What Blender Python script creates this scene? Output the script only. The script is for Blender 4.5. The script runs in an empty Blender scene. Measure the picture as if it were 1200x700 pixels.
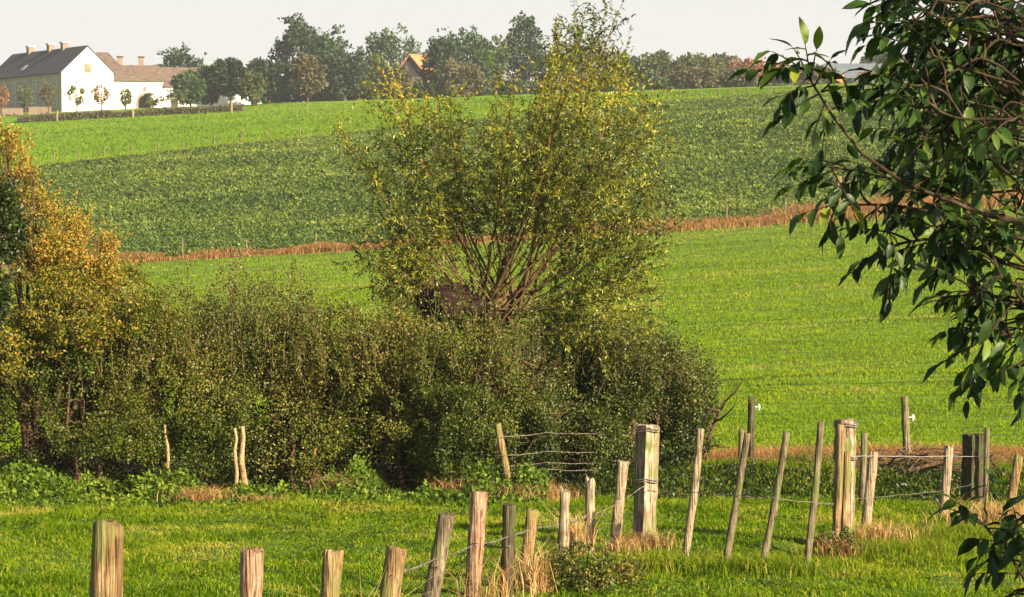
import bpy, math, random
import numpy as np
from mathutils import Vector
C = bpy.context.scene.collection
R = math.radians
rng = np.random.default_rng(7)
random.seed(7)
F = 3403.0; TH = math.atan(120/F)
CT, ST = math.cos(TH), math.sin(TH)

# ------------------------------------------------------------------ geometry of the place
def at(px, py, Y):
    dx = (px-600)/F; dy = (350-py)/F
    vy = CT+ST*dy; vz = -ST+CT*dy
    s = Y/vy
    return np.array([dx*s, Y, vz*s])
def proj(P):
    P = np.asarray(P, float)
    d = P[..., 1]*CT-P[..., 2]*ST
    u = P[..., 1]*ST+P[..., 2]*CT
    return 600+F*P[..., 0]/d, 350-F*u/d
KN = [  # distance, picture height of the ground at left / centre / right edge
 (28, 637, 637, 641), (34, 592, 590, 598), (40, 553, 552, 556), (46, 531, 530, 531),
 (90, 390, 366, 336), (150, 314, 281, 236), (240, 200, 153, 113), (380, 148, 117, 95), (400, 137, 114, 94), (430, 134, 112.5, 93)]
KY = np.array([-20, 0, 8, 13.4, 20]+[k[0] for k in KN]+[700, 1500, 4000], float)
def knot_z(q):
    rows = [np.full_like(q, v) for v in (-2.0, -2.2, -2.62, -2.95, -3.22)]
    for k in KN:
        ys = k[1]*(1-q)*(1-2*q)+k[2]*4*q*(1-q)+k[3]*q*(2*q-1)
        dy = (350-ys)/F
        rows.append((-ST+CT*dy)*k[0]/(CT+ST*dy))
    last = rows[-1]
    rows += [last-1, last-9, last-60]
    return np.array(rows)
def vnoise(P, seed=0):
    P = np.asarray(P, float); I = np.floor(P).astype(np.int64); f = P-I; f = f*f*(3-2*f)
    def h(i, j, k):
        n = (i*374761393+j*668265263+k*2147483647+seed*1274126177) & 0xffffffff
        n = ((n ^ (n >> 13))*1274126177) & 0xffffffff
        n = n ^ (n >> 16)
        return (n & 0xffff)/32767.5-1
    r = 0
    for a in (0, 1):
        for b in (0, 1):
            for c in (0, 1):
                w = (f[:, 0] if a else 1-f[:, 0])*(f[:, 1] if b else 1-f[:, 1])*(f[:, 2] if c else 1-f[:, 2])
                r = r+w*h(I[:, 0]+a, I[:, 1]+b, I[:, 2]+c)
    return r
def gz(x, Y, bump=True):
    x = np.atleast_1d(np.asarray(x, float)); Y = np.broadcast_to(np.atleast_1d(np.asarray(Y, float)), x.shape).copy()
    Yc = np.maximum(Y, 3.0)
    px = np.clip(600+F*x/Yc, -300, 1500); q = px/1200
    Z = knot_z(q)
    i = np.clip(np.searchsorted(KY, Y, side='right')-1, 0, len(KY)-2)
    n = np.arange(len(x))
    def sl(j):
        j0 = np.clip(j-1, 0, len(KY)-1); j1 = np.clip(j+1, 0, len(KY)-1)
        return (Z[j1, n]-Z[j0, n])/(KY[j1]-KY[j0])
    h = KY[i+1]-KY[i]; t = np.clip((Y-KY[i])/h, 0, 1)
    z = (2*t**3-3*t**2+1)*Z[i, n]+(t**3-2*t**2+t)*h*sl(i)+(-2*t**3+3*t**2)*Z[i+1, n]+(t**3-t**2)*h*sl(i+1)
    # the ditch on the right
    s = np.clip((px-610)/90, 0, 1); s = s*s*(3-2*s); s2 = np.clip((1500-px)/250, 0, 1)
    z -= 0.55*s*s2*np.exp(-((Y-35.8)/0.75)**2)
    z += 0.2*s*s2*np.exp(-((Y-37.6)/0.9)**2)
    if bump:
        a = np.clip(Y/60, .25, 1)
        mm = np.clip((Y-17)/4, 0, 1)*np.clip((34.5-Y)/1.5, 0, 1)
        z += mm*(.035*vnoise(np.stack([x/.42, Y/.6, x*0], 1), 5)+.018*vnoise(np.stack([x/.17, Y/.2, x*0], 1), 6))
        z += .05*a*vnoise(np.stack([x/2.1, Y/2.1, x*0], 1), 3)+.02*a*vnoise(np.stack([x/.6, Y/.6, x*0], 1), 4)
    return z
def gpt(px, Y):
    p = at(px, 350, Y); p[2] = gz(p[0], Y)[0]; return p
def solveY(px, py, lo, hi):
    for _ in range(40):
        m = (lo+hi)/2
        if proj(gpt(px, m))[1] > py: lo = m
        else: hi = m
    return (lo+hi)/2

# ------------------------------------------------------------------ object helpers
def link_mesh(name, V, Fc, mat, parent=None, tint=None, smooth=False):
    me = bpy.data.meshes.new(name)
    V = np.asarray(V, np.float32)
    if isinstance(Fc, np.ndarray):
        k = Fc.shape[1]; nf = len(Fc)
        me.vertices.add(len(V)); me.vertices.foreach_set('co', V.ravel())
        me.loops.add(nf*k); me.loops.foreach_set('vertex_index', Fc.astype(np.int32).ravel())
        me.polygons.add(nf); me.polygons.foreach_set('loop_start', np.arange(0, nf*k, k, dtype=np.int32))
        me.polygons.foreach_set('loop_total', np.full(nf, k, np.int32))
    else:
        me.from_pydata(V.tolist(), [], Fc)
    if tint is not None:
        a = me.attributes.new('tint', 'FLOAT', 'POINT'); a.data.foreach_set('value', np.asarray(tint, np.float32))
    me.update(calc_edges=True); me.validate()
    if smooth: me.polygons.foreach_set('use_smooth', np.ones(len(me.polygons), bool))
    me.materials.append(mat)
    o = bpy.data.objects.new(name, me); C.objects.link(o)
    if parent is not None:
        o.parent = parent
        if any(parent.location) or any(parent.rotation_euler):
            pass
    return o
def tag(o, label, cat, group=None, kind=None):
    if label: o['label'] = label
    if cat: o['category'] = cat
    if group: o['group'] = group
    if kind: o['kind'] = kind
    return o
def thing(name, label, cat, loc=(0, 0, 0), rz=0, group=None):
    o = bpy.data.objects.new(name, None); o.empty_display_size = .2; C.objects.link(o)
    o.location = tuple(float(v) for v in loc); o.rotation_euler = (0, 0, rz)
    return tag(o, label, cat, group)
def structure(o, label=None):
    o['kind'] = 'structure'
    return o
def norm(a): return a/np.maximum(np.linalg.norm(a, axis=-1, keepdims=True), 1e-9)
def rdir(n): return norm(rng.normal(size=(n, 3)))

# leaf templates: (along, across, up) ; faces
def tpl_rhomb(fold=.25):
    v = np.array([[0, 0, 0], [.45, .5, fold*.5], [1, 0, 0], [.45, -.5, fold*.5]])
    return v, np.array([[0, 2, 1], [0, 3, 2]])
def tpl_long(fold=.2, droop=.25):
    v = np.array([[0, 0, 0], [.3, .5, fold*.5], [.3, -.5, fold*.5], [.65, .42, fold*.42-droop*.3], [.65, -.42, fold*.42-droop*.3], [1, 0, -droop],
                  [.3, 0, 0], [.65, 0, -droop*.3]])
    f = np.array([[0, 6, 1], [0, 2, 6], [1, 6, 7], [1, 7, 3], [6, 2, 4], [6, 4, 7], [3, 7, 5], [7, 4, 5]])
    return v, f
def tpl_broad():
    ts = [0, .12, .3, .5, .7, .87, 1]; ws = [0, .26, .46, .5, .40, .2, 0]
    V = []; Fc = []
    for t, w in zip(ts, ws):
        d = -.75*t*t
        V += [[t, 0, d], [t, w, d+.34*w+.06*math.sin(t*15)], [t, -w, d+.34*w-.06*math.sin(t*17+1)]]
    for i in range(6):
        a = 3*i; b = 3*(i+1)
        Fc += [[a, b, b+1], [a, b+1, a+1], [a, a+2, b+2], [a, b+2, b]]
    return np.array(V), np.array(Fc)
def leaves(P, D, N, L, W, tpl, tint):
    """one small real blade per point; returns verts, faces, tint per vertex"""
    tv, tf = tpl
    D = norm(D); S = norm(np.cross(D, N)); N = np.cross(S, D)
    L = np.broadcast_to(L, len(P)); W = np.broadcast_to(W, len(P))
    V = (P[:, None]+D[:, None]*(tv[None, :, 0:1]*L[:, None, None])
         + S[:, None]*(tv[None, :, 1:2]*W[:, None, None])+N[:, None]*(tv[None, :, 2:3]*W[:, None, None]))
    Fc = tf[None]+(np.arange(len(P))*len(tv))[:, None, None]
    return V.reshape(-1, 3), Fc.reshape(-1, 3), np.repeat(tint, len(tv))
def blades(P, L, W, lean, tint, up=None):
    n = len(P); a = rng.uniform(0, 2*math.pi, n); h = np.stack([np.cos(a), np.sin(a), a*0], 1)
    b = rng.uniform(0, 2*math.pi, n); s = np.stack([np.cos(b), np.sin(b), b*0], 1)
    lean = np.broadcast_to(lean, n)*rng.uniform(.3, 1.5, n); L = np.broadcast_to(L, n); W = np.broadcast_to(W, n)
    z = np.array([0, 0, 1.])
    m = P+(h*(lean*.35)[:, None]+z)*(L*.55)[:, None]
    t = P+(h*lean[:, None]+z*(1-.3*np.minimum(lean, 2))[:, None])*L[:, None]
    V = np.stack([P-s*W[:, None]/2, P+s*W[:, None]/2, m-s*W[:, None]*.42, m+s*W[:, None]*.42, t], 1)
    f = np.array([[0, 1, 3], [0, 3, 2], [2, 3, 4]])
    Fc = f[None]+(np.arange(n)*5)[:, None, None]
    return V.reshape(-1, 3), Fc.reshape(-1, 3), np.repeat(tint, 5)
def join(parts):
    V = []; Fc = []; T = []; o = 0
    for v, f, t in parts:
        V.append(v); Fc.append(f+o); T.append(t); o += len(v)
    return np.concatenate(V), np.concatenate(Fc), np.concatenate(T)
def tubes(lines, sides=6):
    """lines: list of (points, radii) -> verts, quads"""
    V = []; Fc = []; o = 0
    ang = np.arange(sides)*2*math.pi/sides
    for pts, rad in lines:
        pts = np.asarray(pts, float); rad = np.asarray(rad, float); n = len(pts)
        T = norm(np.gradient(pts, axis=0))
        ref = np.array([0, 0, 1.]) if abs(T[0][2]) < .8 else np.array([1., 0, 0])
        A = norm(np.cross(T, ref)); B = np.cross(T, A)
        ring = pts[:, None]+(A[:, None]*np.cos(ang)[None, :, None]+B[:, None]*np.sin(ang)[None, :, None])*rad[:, None, None]
        V.append(ring.reshape(-1, 3))
        i = np.arange(n-1)[:, None]*sides; j = np.arange(sides)[None]; jn = (j+1) % sides
        Fc.append(np.stack([i+j, i+jn, i+sides+jn, i+sides+j], -1).reshape(-1, 4)+o)
        o += n*sides
    return np.concatenate(V), np.concatenate(Fc)
def curve(p0, p1, bend, n=7, wob=0.0):
    p0 = np.asarray(p0, float); p1 = np.asarray(p1, float); t = np.linspace(0, 1, n)[:, None]
    c = (p0+p1)/2+np.asarray(bend, float)
    p = (1-t)**2*p0+2*t*(1-t)*c+t*t*p1
    if wob: p[1:-1] += rng.normal(size=(n-2, 3))*wob
    return p
def blob(c, r, n, freq=1.0, amp=.35, inner=.45, clump=None, seed=0, flat=None):
    """points filling an uneven crown, denser near its skin"""
    c = np.asarray(c, float); r = np.asarray(r, float); out = []; tot = 0; it = 0
    while tot < n and it < 60:
        it += 1
        p = rng.uniform(-1.4, 1.4, size=(n*3+200, 3)); rr = np.linalg.norm(p, axis=1)
        w = c+p*r
        f = 1+amp*vnoise(w*freq, seed)+amp*.6*vnoise(w*freq*2.6, seed+1)
        k = (rr < f) & (rr > f*inner*rng.uniform(.4, 1.2, len(p)))
        if clump: k &= vnoise(w*clump[0], seed+2)+.5*vnoise(w*clump[0]*2.3, seed+5) > clump[1]+rng.normal(0, .12, len(p))
        w = w[k]; out.append(w); tot += len(w)
    w = np.concatenate(out)[:n]
    return w, norm((w-c)/r)

# ------------------------------------------------------------------ materials
def newmat(name):
    m = bpy.data.materials.new(name); m.use_nodes = True; nt = m.node_tree; nt.nodes.clear()
    out = nt.nodes.new('ShaderNodeOutputMaterial'); return m, nt, out
def ramp(nt, fac, stops):
    r = nt.nodes.new('ShaderNodeValToRGB'); e = r.color_ramp.elements
    while len(e) < len(stops): e.new(.5)
    for i, (p, c) in enumerate(stops): e[i].position = p; e[i].color = (*c, 1)
    nt.links.new(fac, r.inputs[0]); return r.outputs[0]
def leafmat(name, cols, trans=.3, rough=.5, spec=.3):
    m, nt, out = newmat(name)
    a = nt.nodes.new('ShaderNodeAttribute'); a.attribute_name = 'tint'
    n = len(cols); col = ramp(nt, a.outputs['Fac'], [(i/(n-1), c) for i, c in enumerate(cols)])
    b = nt.nodes.new('ShaderNodeBsdfPrincipled'); b.inputs['Roughness'].default_value = rough
    b.inputs['Specular IOR Level'].default_value = spec
    t = nt.nodes.new('ShaderNodeBsdfTranslucent'); mx = nt.nodes.new('ShaderNodeMixShader'); mx.inputs[0].default_value = trans
    nt.links.new(col, b.inputs['Base Color']); nt.links.new(col, t.inputs[0])
    nt.links.new(b.outputs[0], mx.inputs[1]); nt.links.new(t.outputs[0], mx.inputs[2]); nt.links.new(mx.outputs[0], out.inputs[0])
    return m
def noisemat(name, layers, rough=.9, bump=.0, bscale=10, coord='Object', spec=.08):
    """layers: list of (scale(3), detail, stops, mix factor); first is the base"""
    m, nt, out = newmat(name)
    tc = nt.nodes.new('ShaderNodeTexCoord'); b = nt.nodes.new('ShaderNodeBsdfPrincipled'); b.inputs['Roughness'].default_value = rough
    b.inputs['Specular IOR Level'].default_value = spec
    col = None
    for sc, det, stops, fac in layers:
        mp = nt.nodes.new('ShaderNodeMapping'); mp.inputs['Scale'].default_value = sc; nt.links.new(tc.outputs[coord], mp.inputs[0])
        nz = nt.nodes.new('ShaderNodeTexNoise'); nz.inputs['Scale'].default_value = 1; nz.inputs['Detail'].default_value = det; nz.inputs['Roughness'].default_value = .65
        nt.links.new(mp.outputs[0], nz.inputs['Vector'])
        c = ramp(nt, nz.outputs['Fac'], stops)
        if col is None: col = c
        else:
            mx = nt.nodes.new('ShaderNodeMix'); mx.data_type = 'RGBA'; mx.blend_type = 'MULTIPLY' if fac < 0 else 'MIX'
            mx.inputs[0].default_value = abs(fac); nt.links.new(col, mx.inputs[6]); nt.links.new(c, mx.inputs[7]); col = mx.outputs[2]
    nt.links.new(col, b.inputs['Base Color'])
    if bump:
        mp = nt.nodes.new('ShaderNodeMapping'); mp.inputs['Scale'].default_value = (bscale,)*3 if not isinstance(bscale, tuple) else bscale
        nt.links.new(tc.outputs[coord], mp.inputs[0])
        nz = nt.nodes.new('ShaderNodeTexNoise'); nz.inputs['Scale'].default_value = 1; nz.inputs['Detail'].default_value = 4
        nt.links.new(mp.outputs[0], nz.inputs['Vector'])
        bp = nt.nodes.new('ShaderNodeBump'); bp.inputs['Strength'].default_value = bump; bp.inputs['Distance'].default_value = .05
        nt.links.new(nz.outputs['Fac'], bp.inputs['Height']); nt.links.new(bp.outputs[0], b.inputs['Normal'])
    nt.links.new(b.outputs[0], out.inputs[0]); return m
def wood(name, dark, mid, light, mossy=None, vs=2.5, hs=45):
    L = [((hs, hs, vs), 5, [(.3, dark), (.45, mid), (.62, light)], 1),
         ((hs*2.4, hs*2.4, 1.2), 3, [(.38, (.12, .09, .07)), (.47, (1, 1, 1))], -.95),
         ((3, 3, 5), 3, [(.35, (.42, .38, .34)), (.6, (1, 1, 1))], -.85)]
    m = noisemat(name, L, .85, .6, (hs*1.5, hs*1.5, 4.))
    if mossy:
        nt = m.node_tree; b = [n for n in nt.nodes if n.type == 'BSDF_PRINCIPLED'][0]; src = b.inputs['Base Color'].links[0].from_socket
        tc = [n for n in nt.nodes if n.type == 'TEX_COORD'][0]
        mp = nt.nodes.new('ShaderNodeMapping'); mp.inputs['Scale'].default_value = (9, 9, 3.5); nt.links.new(tc.outputs['Object'], mp.inputs[0])
        nz = nt.nodes.new('ShaderNodeTexNoise'); nz.inputs['Scale'].default_value = 1; nz.inputs['Detail'].default_value = 5; nt.links.new(mp.outputs[0], nz.inputs['Vector'])
        f = ramp(nt, nz.outputs['Fac'], [(.48, (0, 0, 0)), (.62, (1, 1, 1))])
        mx = nt.nodes.new('ShaderNodeMix'); mx.data_type = 'RGBA'; nt.links.new(f, mx.inputs[0]); nt.links.new(src, mx.inputs[6]); mx.inputs[7].default_value = (*mossy, 1)
        nt.links.new(mx.outputs[2], b.inputs['Base Color'])
    return m
M = {}
M['wood_tan'] = wood('wood_tan', (.12, .065, .03), (.27, .17, .08), (.42, .29, .15), (.16, .15, .05))
M['wood_pale'] = wood('wood_pale', (.15, .105, .065), (.31, .235, .15), (.48, .38, .26))
M['wood_dark'] = wood('wood_dark', (.035, .028, .02), (.07, .055, .035), (.13, .10, .06), (.07, .08, .03))
M['wood_red'] = wood('wood_red', (.15, .05, .03), (.31, .18, .11), (.46, .33, .21))
M['wood_grey'] = wood('wood_grey', (.07, .05, .035), (.17, .13, .085), (.30, .24, .16), (.13, .14, .05))
M['sleeper'] = wood('sleeper', (.09, .055, .035), (.28, .205, .135), (.50, .40, .28), (.14, .15, .05), 2, 22)
M['bark'] = noisemat('bark', [((14, 14, 4), 5, [(.3, (.035, .022, .015)), (.55, (.11, .07, .04)), (.7, (.2, .13, .07))], 1)], .95, .8, 20)
M['bark_dark'] = noisemat('bark_dark', [((14, 14, 4), 5, [(.3, (.02, .015, .01)), (.55, (.05, .035, .022)), (.7, (.09, .06, .04))], 1)], .95, .6, 20)
M['bark_brown'] = noisemat('bark_brown', [((14, 14, 4), 5, [(.3, (.06, .03, .015)), (.55, (.17, .09, .045)), (.7, (.30, .17, .09))], 1)], .95, .8, 20)
M['bark_pale'] = noisemat('bark_pale', [((14, 14, 4), 5, [(.3, (.16, .10, .05)), (.55, (.34, .24, .13)), (.7, (.48, .36, .22))], 1)], .95, .6, 20)
M['shoot'] = noisemat('shoot', [((5, 5, 5), 3, [(.35, (.06, .04, .02)), (.6, (.17, .11, .045))], 1)], .8)
M['wire'] = noisemat('wire', [((30, 30, 30), 2, [(.4, (.10, .07, .05)), (.6, (.25, .22, .19))], 1)], .5)
M['tape'] = noisemat('tape', [((30, 30, 30), 2, [(.4, (.30, .29, .27)), (.6, (.42, .41, .39))], 1)], .5)
M['plastic'] = noisemat('plastic', [((9, 9, 9), 1, [(.4, (.75, .75, .75)), (.6, (.82, .82, .82))], 1)], .4)
M['grass'] = leafmat('grass', [(.03, .065, .004), (.075, .145, .005), (.155, .245, .006), (.27, .30, .018), (.42, .34, .09)], .45, .8, .0)
M['field'] = leafmat('field', [(.055, .10, .004), (.125, .205, .005), (.20, .29, .006), (.28, .32, .02), (.36, .25, .08)], .42, .8, .0)
M['beet'] = leafmat('beet', [(.022, .045, .010), (.065, .11, .018), (.13, .19, .028), (.22, .27, .035), (.30, .29, .05)], .3, .45, .4)
M['dry'] = leafmat('dry', [(.09, .15, .02), (.26, .12, .045), (.40, .19, .07), (.52, .33, .13), (.58, .43, .20)], .35, .7, .1)
M['nettle'] = leafmat('nettle', [(.02, .045, .005), (.065, .12, .009), (.13, .20, .014), (.22, .27, .03)], .35, .55, .2)
M['hedge'] = leafmat('hedge', [(.008, .018, .003), (.032, .054, .006), (.082, .110, .010), (.17, .17, .025), (.32, .20, .055)], .28, .45, .3)
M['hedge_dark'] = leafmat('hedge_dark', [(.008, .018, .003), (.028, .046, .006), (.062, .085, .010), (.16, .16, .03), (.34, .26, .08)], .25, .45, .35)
M['yellow_bush'] = leafmat('yellow_bush', [(.03, .06, .006), (.10, .14, .010), (.30, .23, .025), (.50, .31, .05), (.52, .24, .06)], .42, .5, .3)
M['willow'] = leafmat('willow', [(.014, .026, .004), (.050, .085, .008), (.14, .180, .014), (.32, .30, .025), (.60, .50, .04), (.56, .28, .05)], .4, .38, .45)
M['walnut'] = leafmat('walnut', [(.008, .020, .005), (.020, .044, .009), (.042, .085, .012), (.14, .20, .02), (.45, .38, .03)], .32, .45, .28)
M['tree_green'] = leafmat('tree_green', [(.018, .045, .016), (.035, .075, .022), (.06, .11, .03), (.10, .14, .035)], .25, .6, .2)
M['tree_dark'] = leafmat('tree_dark', [(.012, .028, .016), (.022, .048, .022), (.038, .07, .028), (.065, .095, .03)], .2, .6, .2)
M['tree_brown'] = leafmat('tree_brown', [(.05, .055, .025), (.085, .085, .035), (.13, .11, .05), (.18, .13, .06)], .25, .7, .15)
M['tree_olive'] = leafmat('tree_olive', [(.03, .055, .018), (.06, .09, .025), (.11, .13, .03), (.19, .16, .04)], .25, .6, .2)
M['tree_rust'] = leafmat('tree_rust', [(.10, .06, .03), (.20, .10, .04), (.34, .15, .06), (.42, .22, .09)], .3, .7, .15)
def fine(a, b, c, s=1.0):
    return ((s, s, s), 6, [(.32, a), (.5, b), (.68, c)], 1)
M['soil_meadow'] = noisemat('meadow', [fine((.035, .06, .012), (.06, .11, .014), (.10, .15, .025), 3)], .95, .5, 14)
M['soil_field'] = noisemat('green_field', [((.5, 3.2, 1), 6, [(.30, (.13, .10, .045)), (.42, (.085, .11, .018)), (.55, (.13, .23, .018)), (.7, (.17, .25, .025))], 1),
                                           ((.12, .6, .1), 4, [(.35, (.62, .62, .62)), (.6, (1, 1, 1))], -.4)], .95, .8, 12)
M['soil_crop'] = noisemat('crop_soil', [fine((.02, .035, .012), (.04, .065, .018), (.10, .095, .035), 2)], .95, .5, 6)
M['soil_verge'] = noisemat('verge', [fine((.05, .05, .02), (.13, .09, .04), (.25, .15, .07), 3)], .95, .5, 14)
M['soil_strip'] = noisemat('dry_strip', [fine((.07, .07, .02), (.16, .10, .04), (.26, .15, .06), 1)], .95)
M['soil_pasture'] = noisemat('pasture', [((.35, 1.2, .35), 6, [(.3, (.10, .19, .004)), (.5, (.15, .26, .005)), (.7, (.20, .30, .008))], 1),
                                         ((.03, .06, .05), 4, [(.35, (.62, .74, .6)), (.6, (1, 1, 1))], -.55)], .95, .9, 3)
M['soil_far'] = noisemat('far_land', [fine((.05, .09, .02), (.08, .13, .025), (.13, .15, .05), .02)], .95)
M['whitewash'] = noisemat('whitewash', [((.5, .5, .5), 5, [(.3, (.70, .64, .56)), (.55, (.83, .80, .74))], 1)], .9)
M['stone'] = noisemat('stone', [((2, 2, 4), 4, [(.3, (.27, .21, .165)), (.5, (.38, .31, .25)), (.7, (.48, .40, .33))], 1)], .95)
M['slate'] = noisemat('slate', [((1.2, 1.2, 5), 4, [(.3, (.045, .043, .05)), (.65, (.085, .08, .085))], 1)], .7)
M['tile'] = noisemat('tile', [((1.5, 1.5, 5), 4, [(.3, (.075, .052, .042)), (.5, (.12, .085, .068)), (.7, (.18, .135, .11))], 1)], .85)
M['tile_orange'] = noisemat('tile_orange', [((1, 1, 4), 4, [(.3, (.40, .14, .06)), (.65, (.60, .24, .10))], 1)], .8)
M['brick'] = noisemat('brick', [((3, 3, 9), 4, [(.3, (.17, .12, .09)), (.65, (.27, .20, .15))], 1)], .9)
M['glass'] = noisemat('glass', [((1, 1, 1), 1, [(.4, (.03, .035, .04)), (.6, (.05, .06, .065))], 1)], .25, spec=.5)
M['sash'] = noisemat('sash', [((1, 1, 1), 1, [(.4, (.5, .48, .44)), (.6, (.6, .58, .53))], 1)], .6)
M['barn'] = noisemat('barn', [((.6, .6, 2), 3, [(.3, (.10, .12, .14)), (.65, (.15, .17, .19))], 1)], .6)
M['barn_wall'] = noisemat('barn_wall', [((.8, .8, .3), 3, [(.3, (.04, .05, .06)), (.65, (.08, .09, .10))], 1)], .8)
M['iron'] = noisemat('iron', [((4, 4, 4), 3, [(.3, (.22, .23, .25)), (.65, (.36, .37, .38))], 1)], .5)

# ------------------------------------------------------------------ the ground, zone by zone (edges shared exactly)
def Yb(px):     # where the root crop ends and the pasture begins, as a distance
    px = np.asarray(px, float)
    return np.interp(px, [-300, 0, 200, 400, 600, 800, 900, 1020, 1200, 1500], [232, 236, 246, 255, 272, 295, 312, 345, 352, 360])
def zone(name, mat, ya, yb, nrow, geo=False):
    pxs = np.concatenate([np.linspace(-3500, -320, 24), np.linspace(-300, 1500, 240), np.linspace(1520, 4700, 24)])
    A = ya(pxs) if callable(ya) else np.full_like(pxs, ya); B = yb(pxs) if callable(yb) else np.full_like(pxs, yb)
    t = np.linspace(0, 1, nrow)[:, None]
    Y = A*(B/A)**t if geo else A+(B-A)*t
    X = (pxs-600)/F*np.maximum(Y, 3)
    V = np.stack([X.ravel(), Y.ravel(), gz(X.ravel(), Y.ravel())], 1); n = len(pxs)
    i = np.arange(nrow-1)[:, None]*n; j = np.arange(n-1)[None]
    Fc = np.stack([i+j, i+j+1, i+n+j+1, i+n+j], -1).reshape(-1, 4)
    return structure(link_mesh(name, V, Fc, mat, smooth=True))
zone('meadow_ground', M['soil_meadow'], 3, 39, 420)
zone('verge_ground', M['soil_verge'], 39, 45, 30)
zone('field_ground', M['soil_field'], 45, 148.9, 140, True)
zone('strip_ground', M['soil_strip'], 148.9, 151.8, 8)
zone('crop_field_ground', M['soil_crop'], 151.8, Yb, 60)
zone('pasture_ground', M['soil_pasture'], Yb, 432, 60)
zone('far_ground', M['soil_far'], 432, 4000, 24, True)
# ground round the camera's feet
v = [(-40, -40, -2.2), (40, -40, -2.2), (40, 2.99, -2.35), (-40, 2.99, -2.35)]
structure(link_mesh('near_ground', v, [[0, 1, 2, 3]], M['soil_meadow']))

def scat(n, px0, px1, Y0, Y1, power=0):
    px = rng.uniform(px0, px1, n)
    if power: 
        u = rng.uniform(0, 1, n); e = 1-power   # density ~ Y**-power per metre of depth
        Y = (Y0**e+(Y1**e-Y0**e)*u)**(1/e)
    else: Y = np.sqrt(rng.uniform(Y0**2, Y1**2, n))
    x = (px-600)/F*Y
    return np.stack([x, Y, gz(x, Y)], 1), px
# meadow grass
P, px = scat(330000, -120, 1320, 19, 38.5)
n1 = vnoise(np.stack([P[:, 0]/.55, P[:, 1]/.75, P[:, 0]*0], 1), 11); n2 = vnoise(np.stack([P[:, 0]/.16, P[:, 1]/.16, P[:, 0]*0], 1), 12); n3 = vnoise(np.stack([P[:, 0]/1.8, P[:, 1]/1.4, P[:, 0]*0], 1), 13)
L = (.044+.030*n1+.018*n2)*rng.uniform(.5, 1.5, len(P)); L = np.clip(L, .018, .3)
tall = (P[:, 1] > 32.3) | ((P[:, 1] > 25) & (n3 > .55)); L[tall] *= 1.5
t = .45+.14*n3+.12*n2-.12*n1+rng.normal(0, .12, len(P)); t[rng.uniform(size=len(P)) < .05] = .95
patch = (vnoise(np.stack([P[:, 0]/.9, P[:, 1]/.6, P[:, 0]*0], 1), 21) > .52); t[patch] += .22
o = link_mesh('meadow_grass', *blades(P, L, .0075, .75, np.clip(t, 0, 1))[:2], M['grass'], tint=None)
bl = blades(P, L,   .0095, 1.0, np.clip(t, 0, 1)); bpy.data.objects.remove(o)
o = link_mesh('meadow_grass', bl[0], bl[1], M['grass'], tint=bl[2]); tag(o, 'lush green pasture grass in front of the hedge', 'grass', kind='stuff')
P, px = scat(60000, -120, 1320, 20, 34.5)
k = vnoise(np.stack([P[:, 0]/.45, P[:, 1]/.45, P[:, 0]*0], 1), 14)+.5*vnoise(np.stack([P[:, 0]/1.5, P[:, 1]/1.5, P[:, 0]*0], 1), 15) > .42; P = P[k]; n = len(P)
P[:, 2] += rng.uniform(.01, .07, n)
v, f, tt = leaves(P, norm(rdir(n)*[1, 1, .3]+[0, 0, .25]), norm(rdir(n)*.5+[0, 0, 1]), rng.uniform(.025, .06, n), .024, tpl_rhomb(.2), np.clip(rng.normal(.35, .2, n), 0, 1))
tag(link_mesh('meadow_weeds', v, f, M['nettle'], tint=tt), 'patches of darker broad-leaved weeds in the meadow', 'weeds', kind='stuff')
# the young green field
P, px = scat(330000, -120, 1320, 44.5, 148.6, 1.25)
n2 = vnoise(np.stack([P[:, 0]/3.5, P[:, 1]/1.1, P[:, 0]*0], 1), 31); n3 = vnoise(np.stack([P[:, 0]/14, P[:, 1]/4, P[:, 0]*0], 1), 32); n4 = vnoise(np.stack([P[:, 0]/.5, P[:, 1]/.5, P[:, 0]*0], 1), 33)
rowp = (P[:, 1]*1.0+P[:, 0]*.12)
bare = (n2+.6*n3+.35*n4 > .68+rng.normal(0, .12, len(P)))
tram = ((np.abs((rowp % 19.0)-3-.5*n2) < .22) | (np.abs((rowp % 19.0)-4.8-.5*n2) < .22)) & (rng.uniform(size=len(P)) < .8)
sc = P[:, 1]/46
t = .46+.15*n2+.08*n3+.10*n4+rng.normal(0, .10, len(P)); t[bare] = rng.uniform(.65, 1, bare.sum()); t[tram] = rng.uniform(0, .12, tram.sum())
bl = blades(P, (.052+.015*n4)*sc**.4*rng.uniform(.6, 1.4, len(P)), .016*sc**.85, 1.1, np.clip(t, 0, 1))
tag(link_mesh('young_field_crop', bl[0], bl[1], M['field'], tint=bl[2]), 'short bright green young crop covering the middle field', 'crop', kind='stuff')
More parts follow.
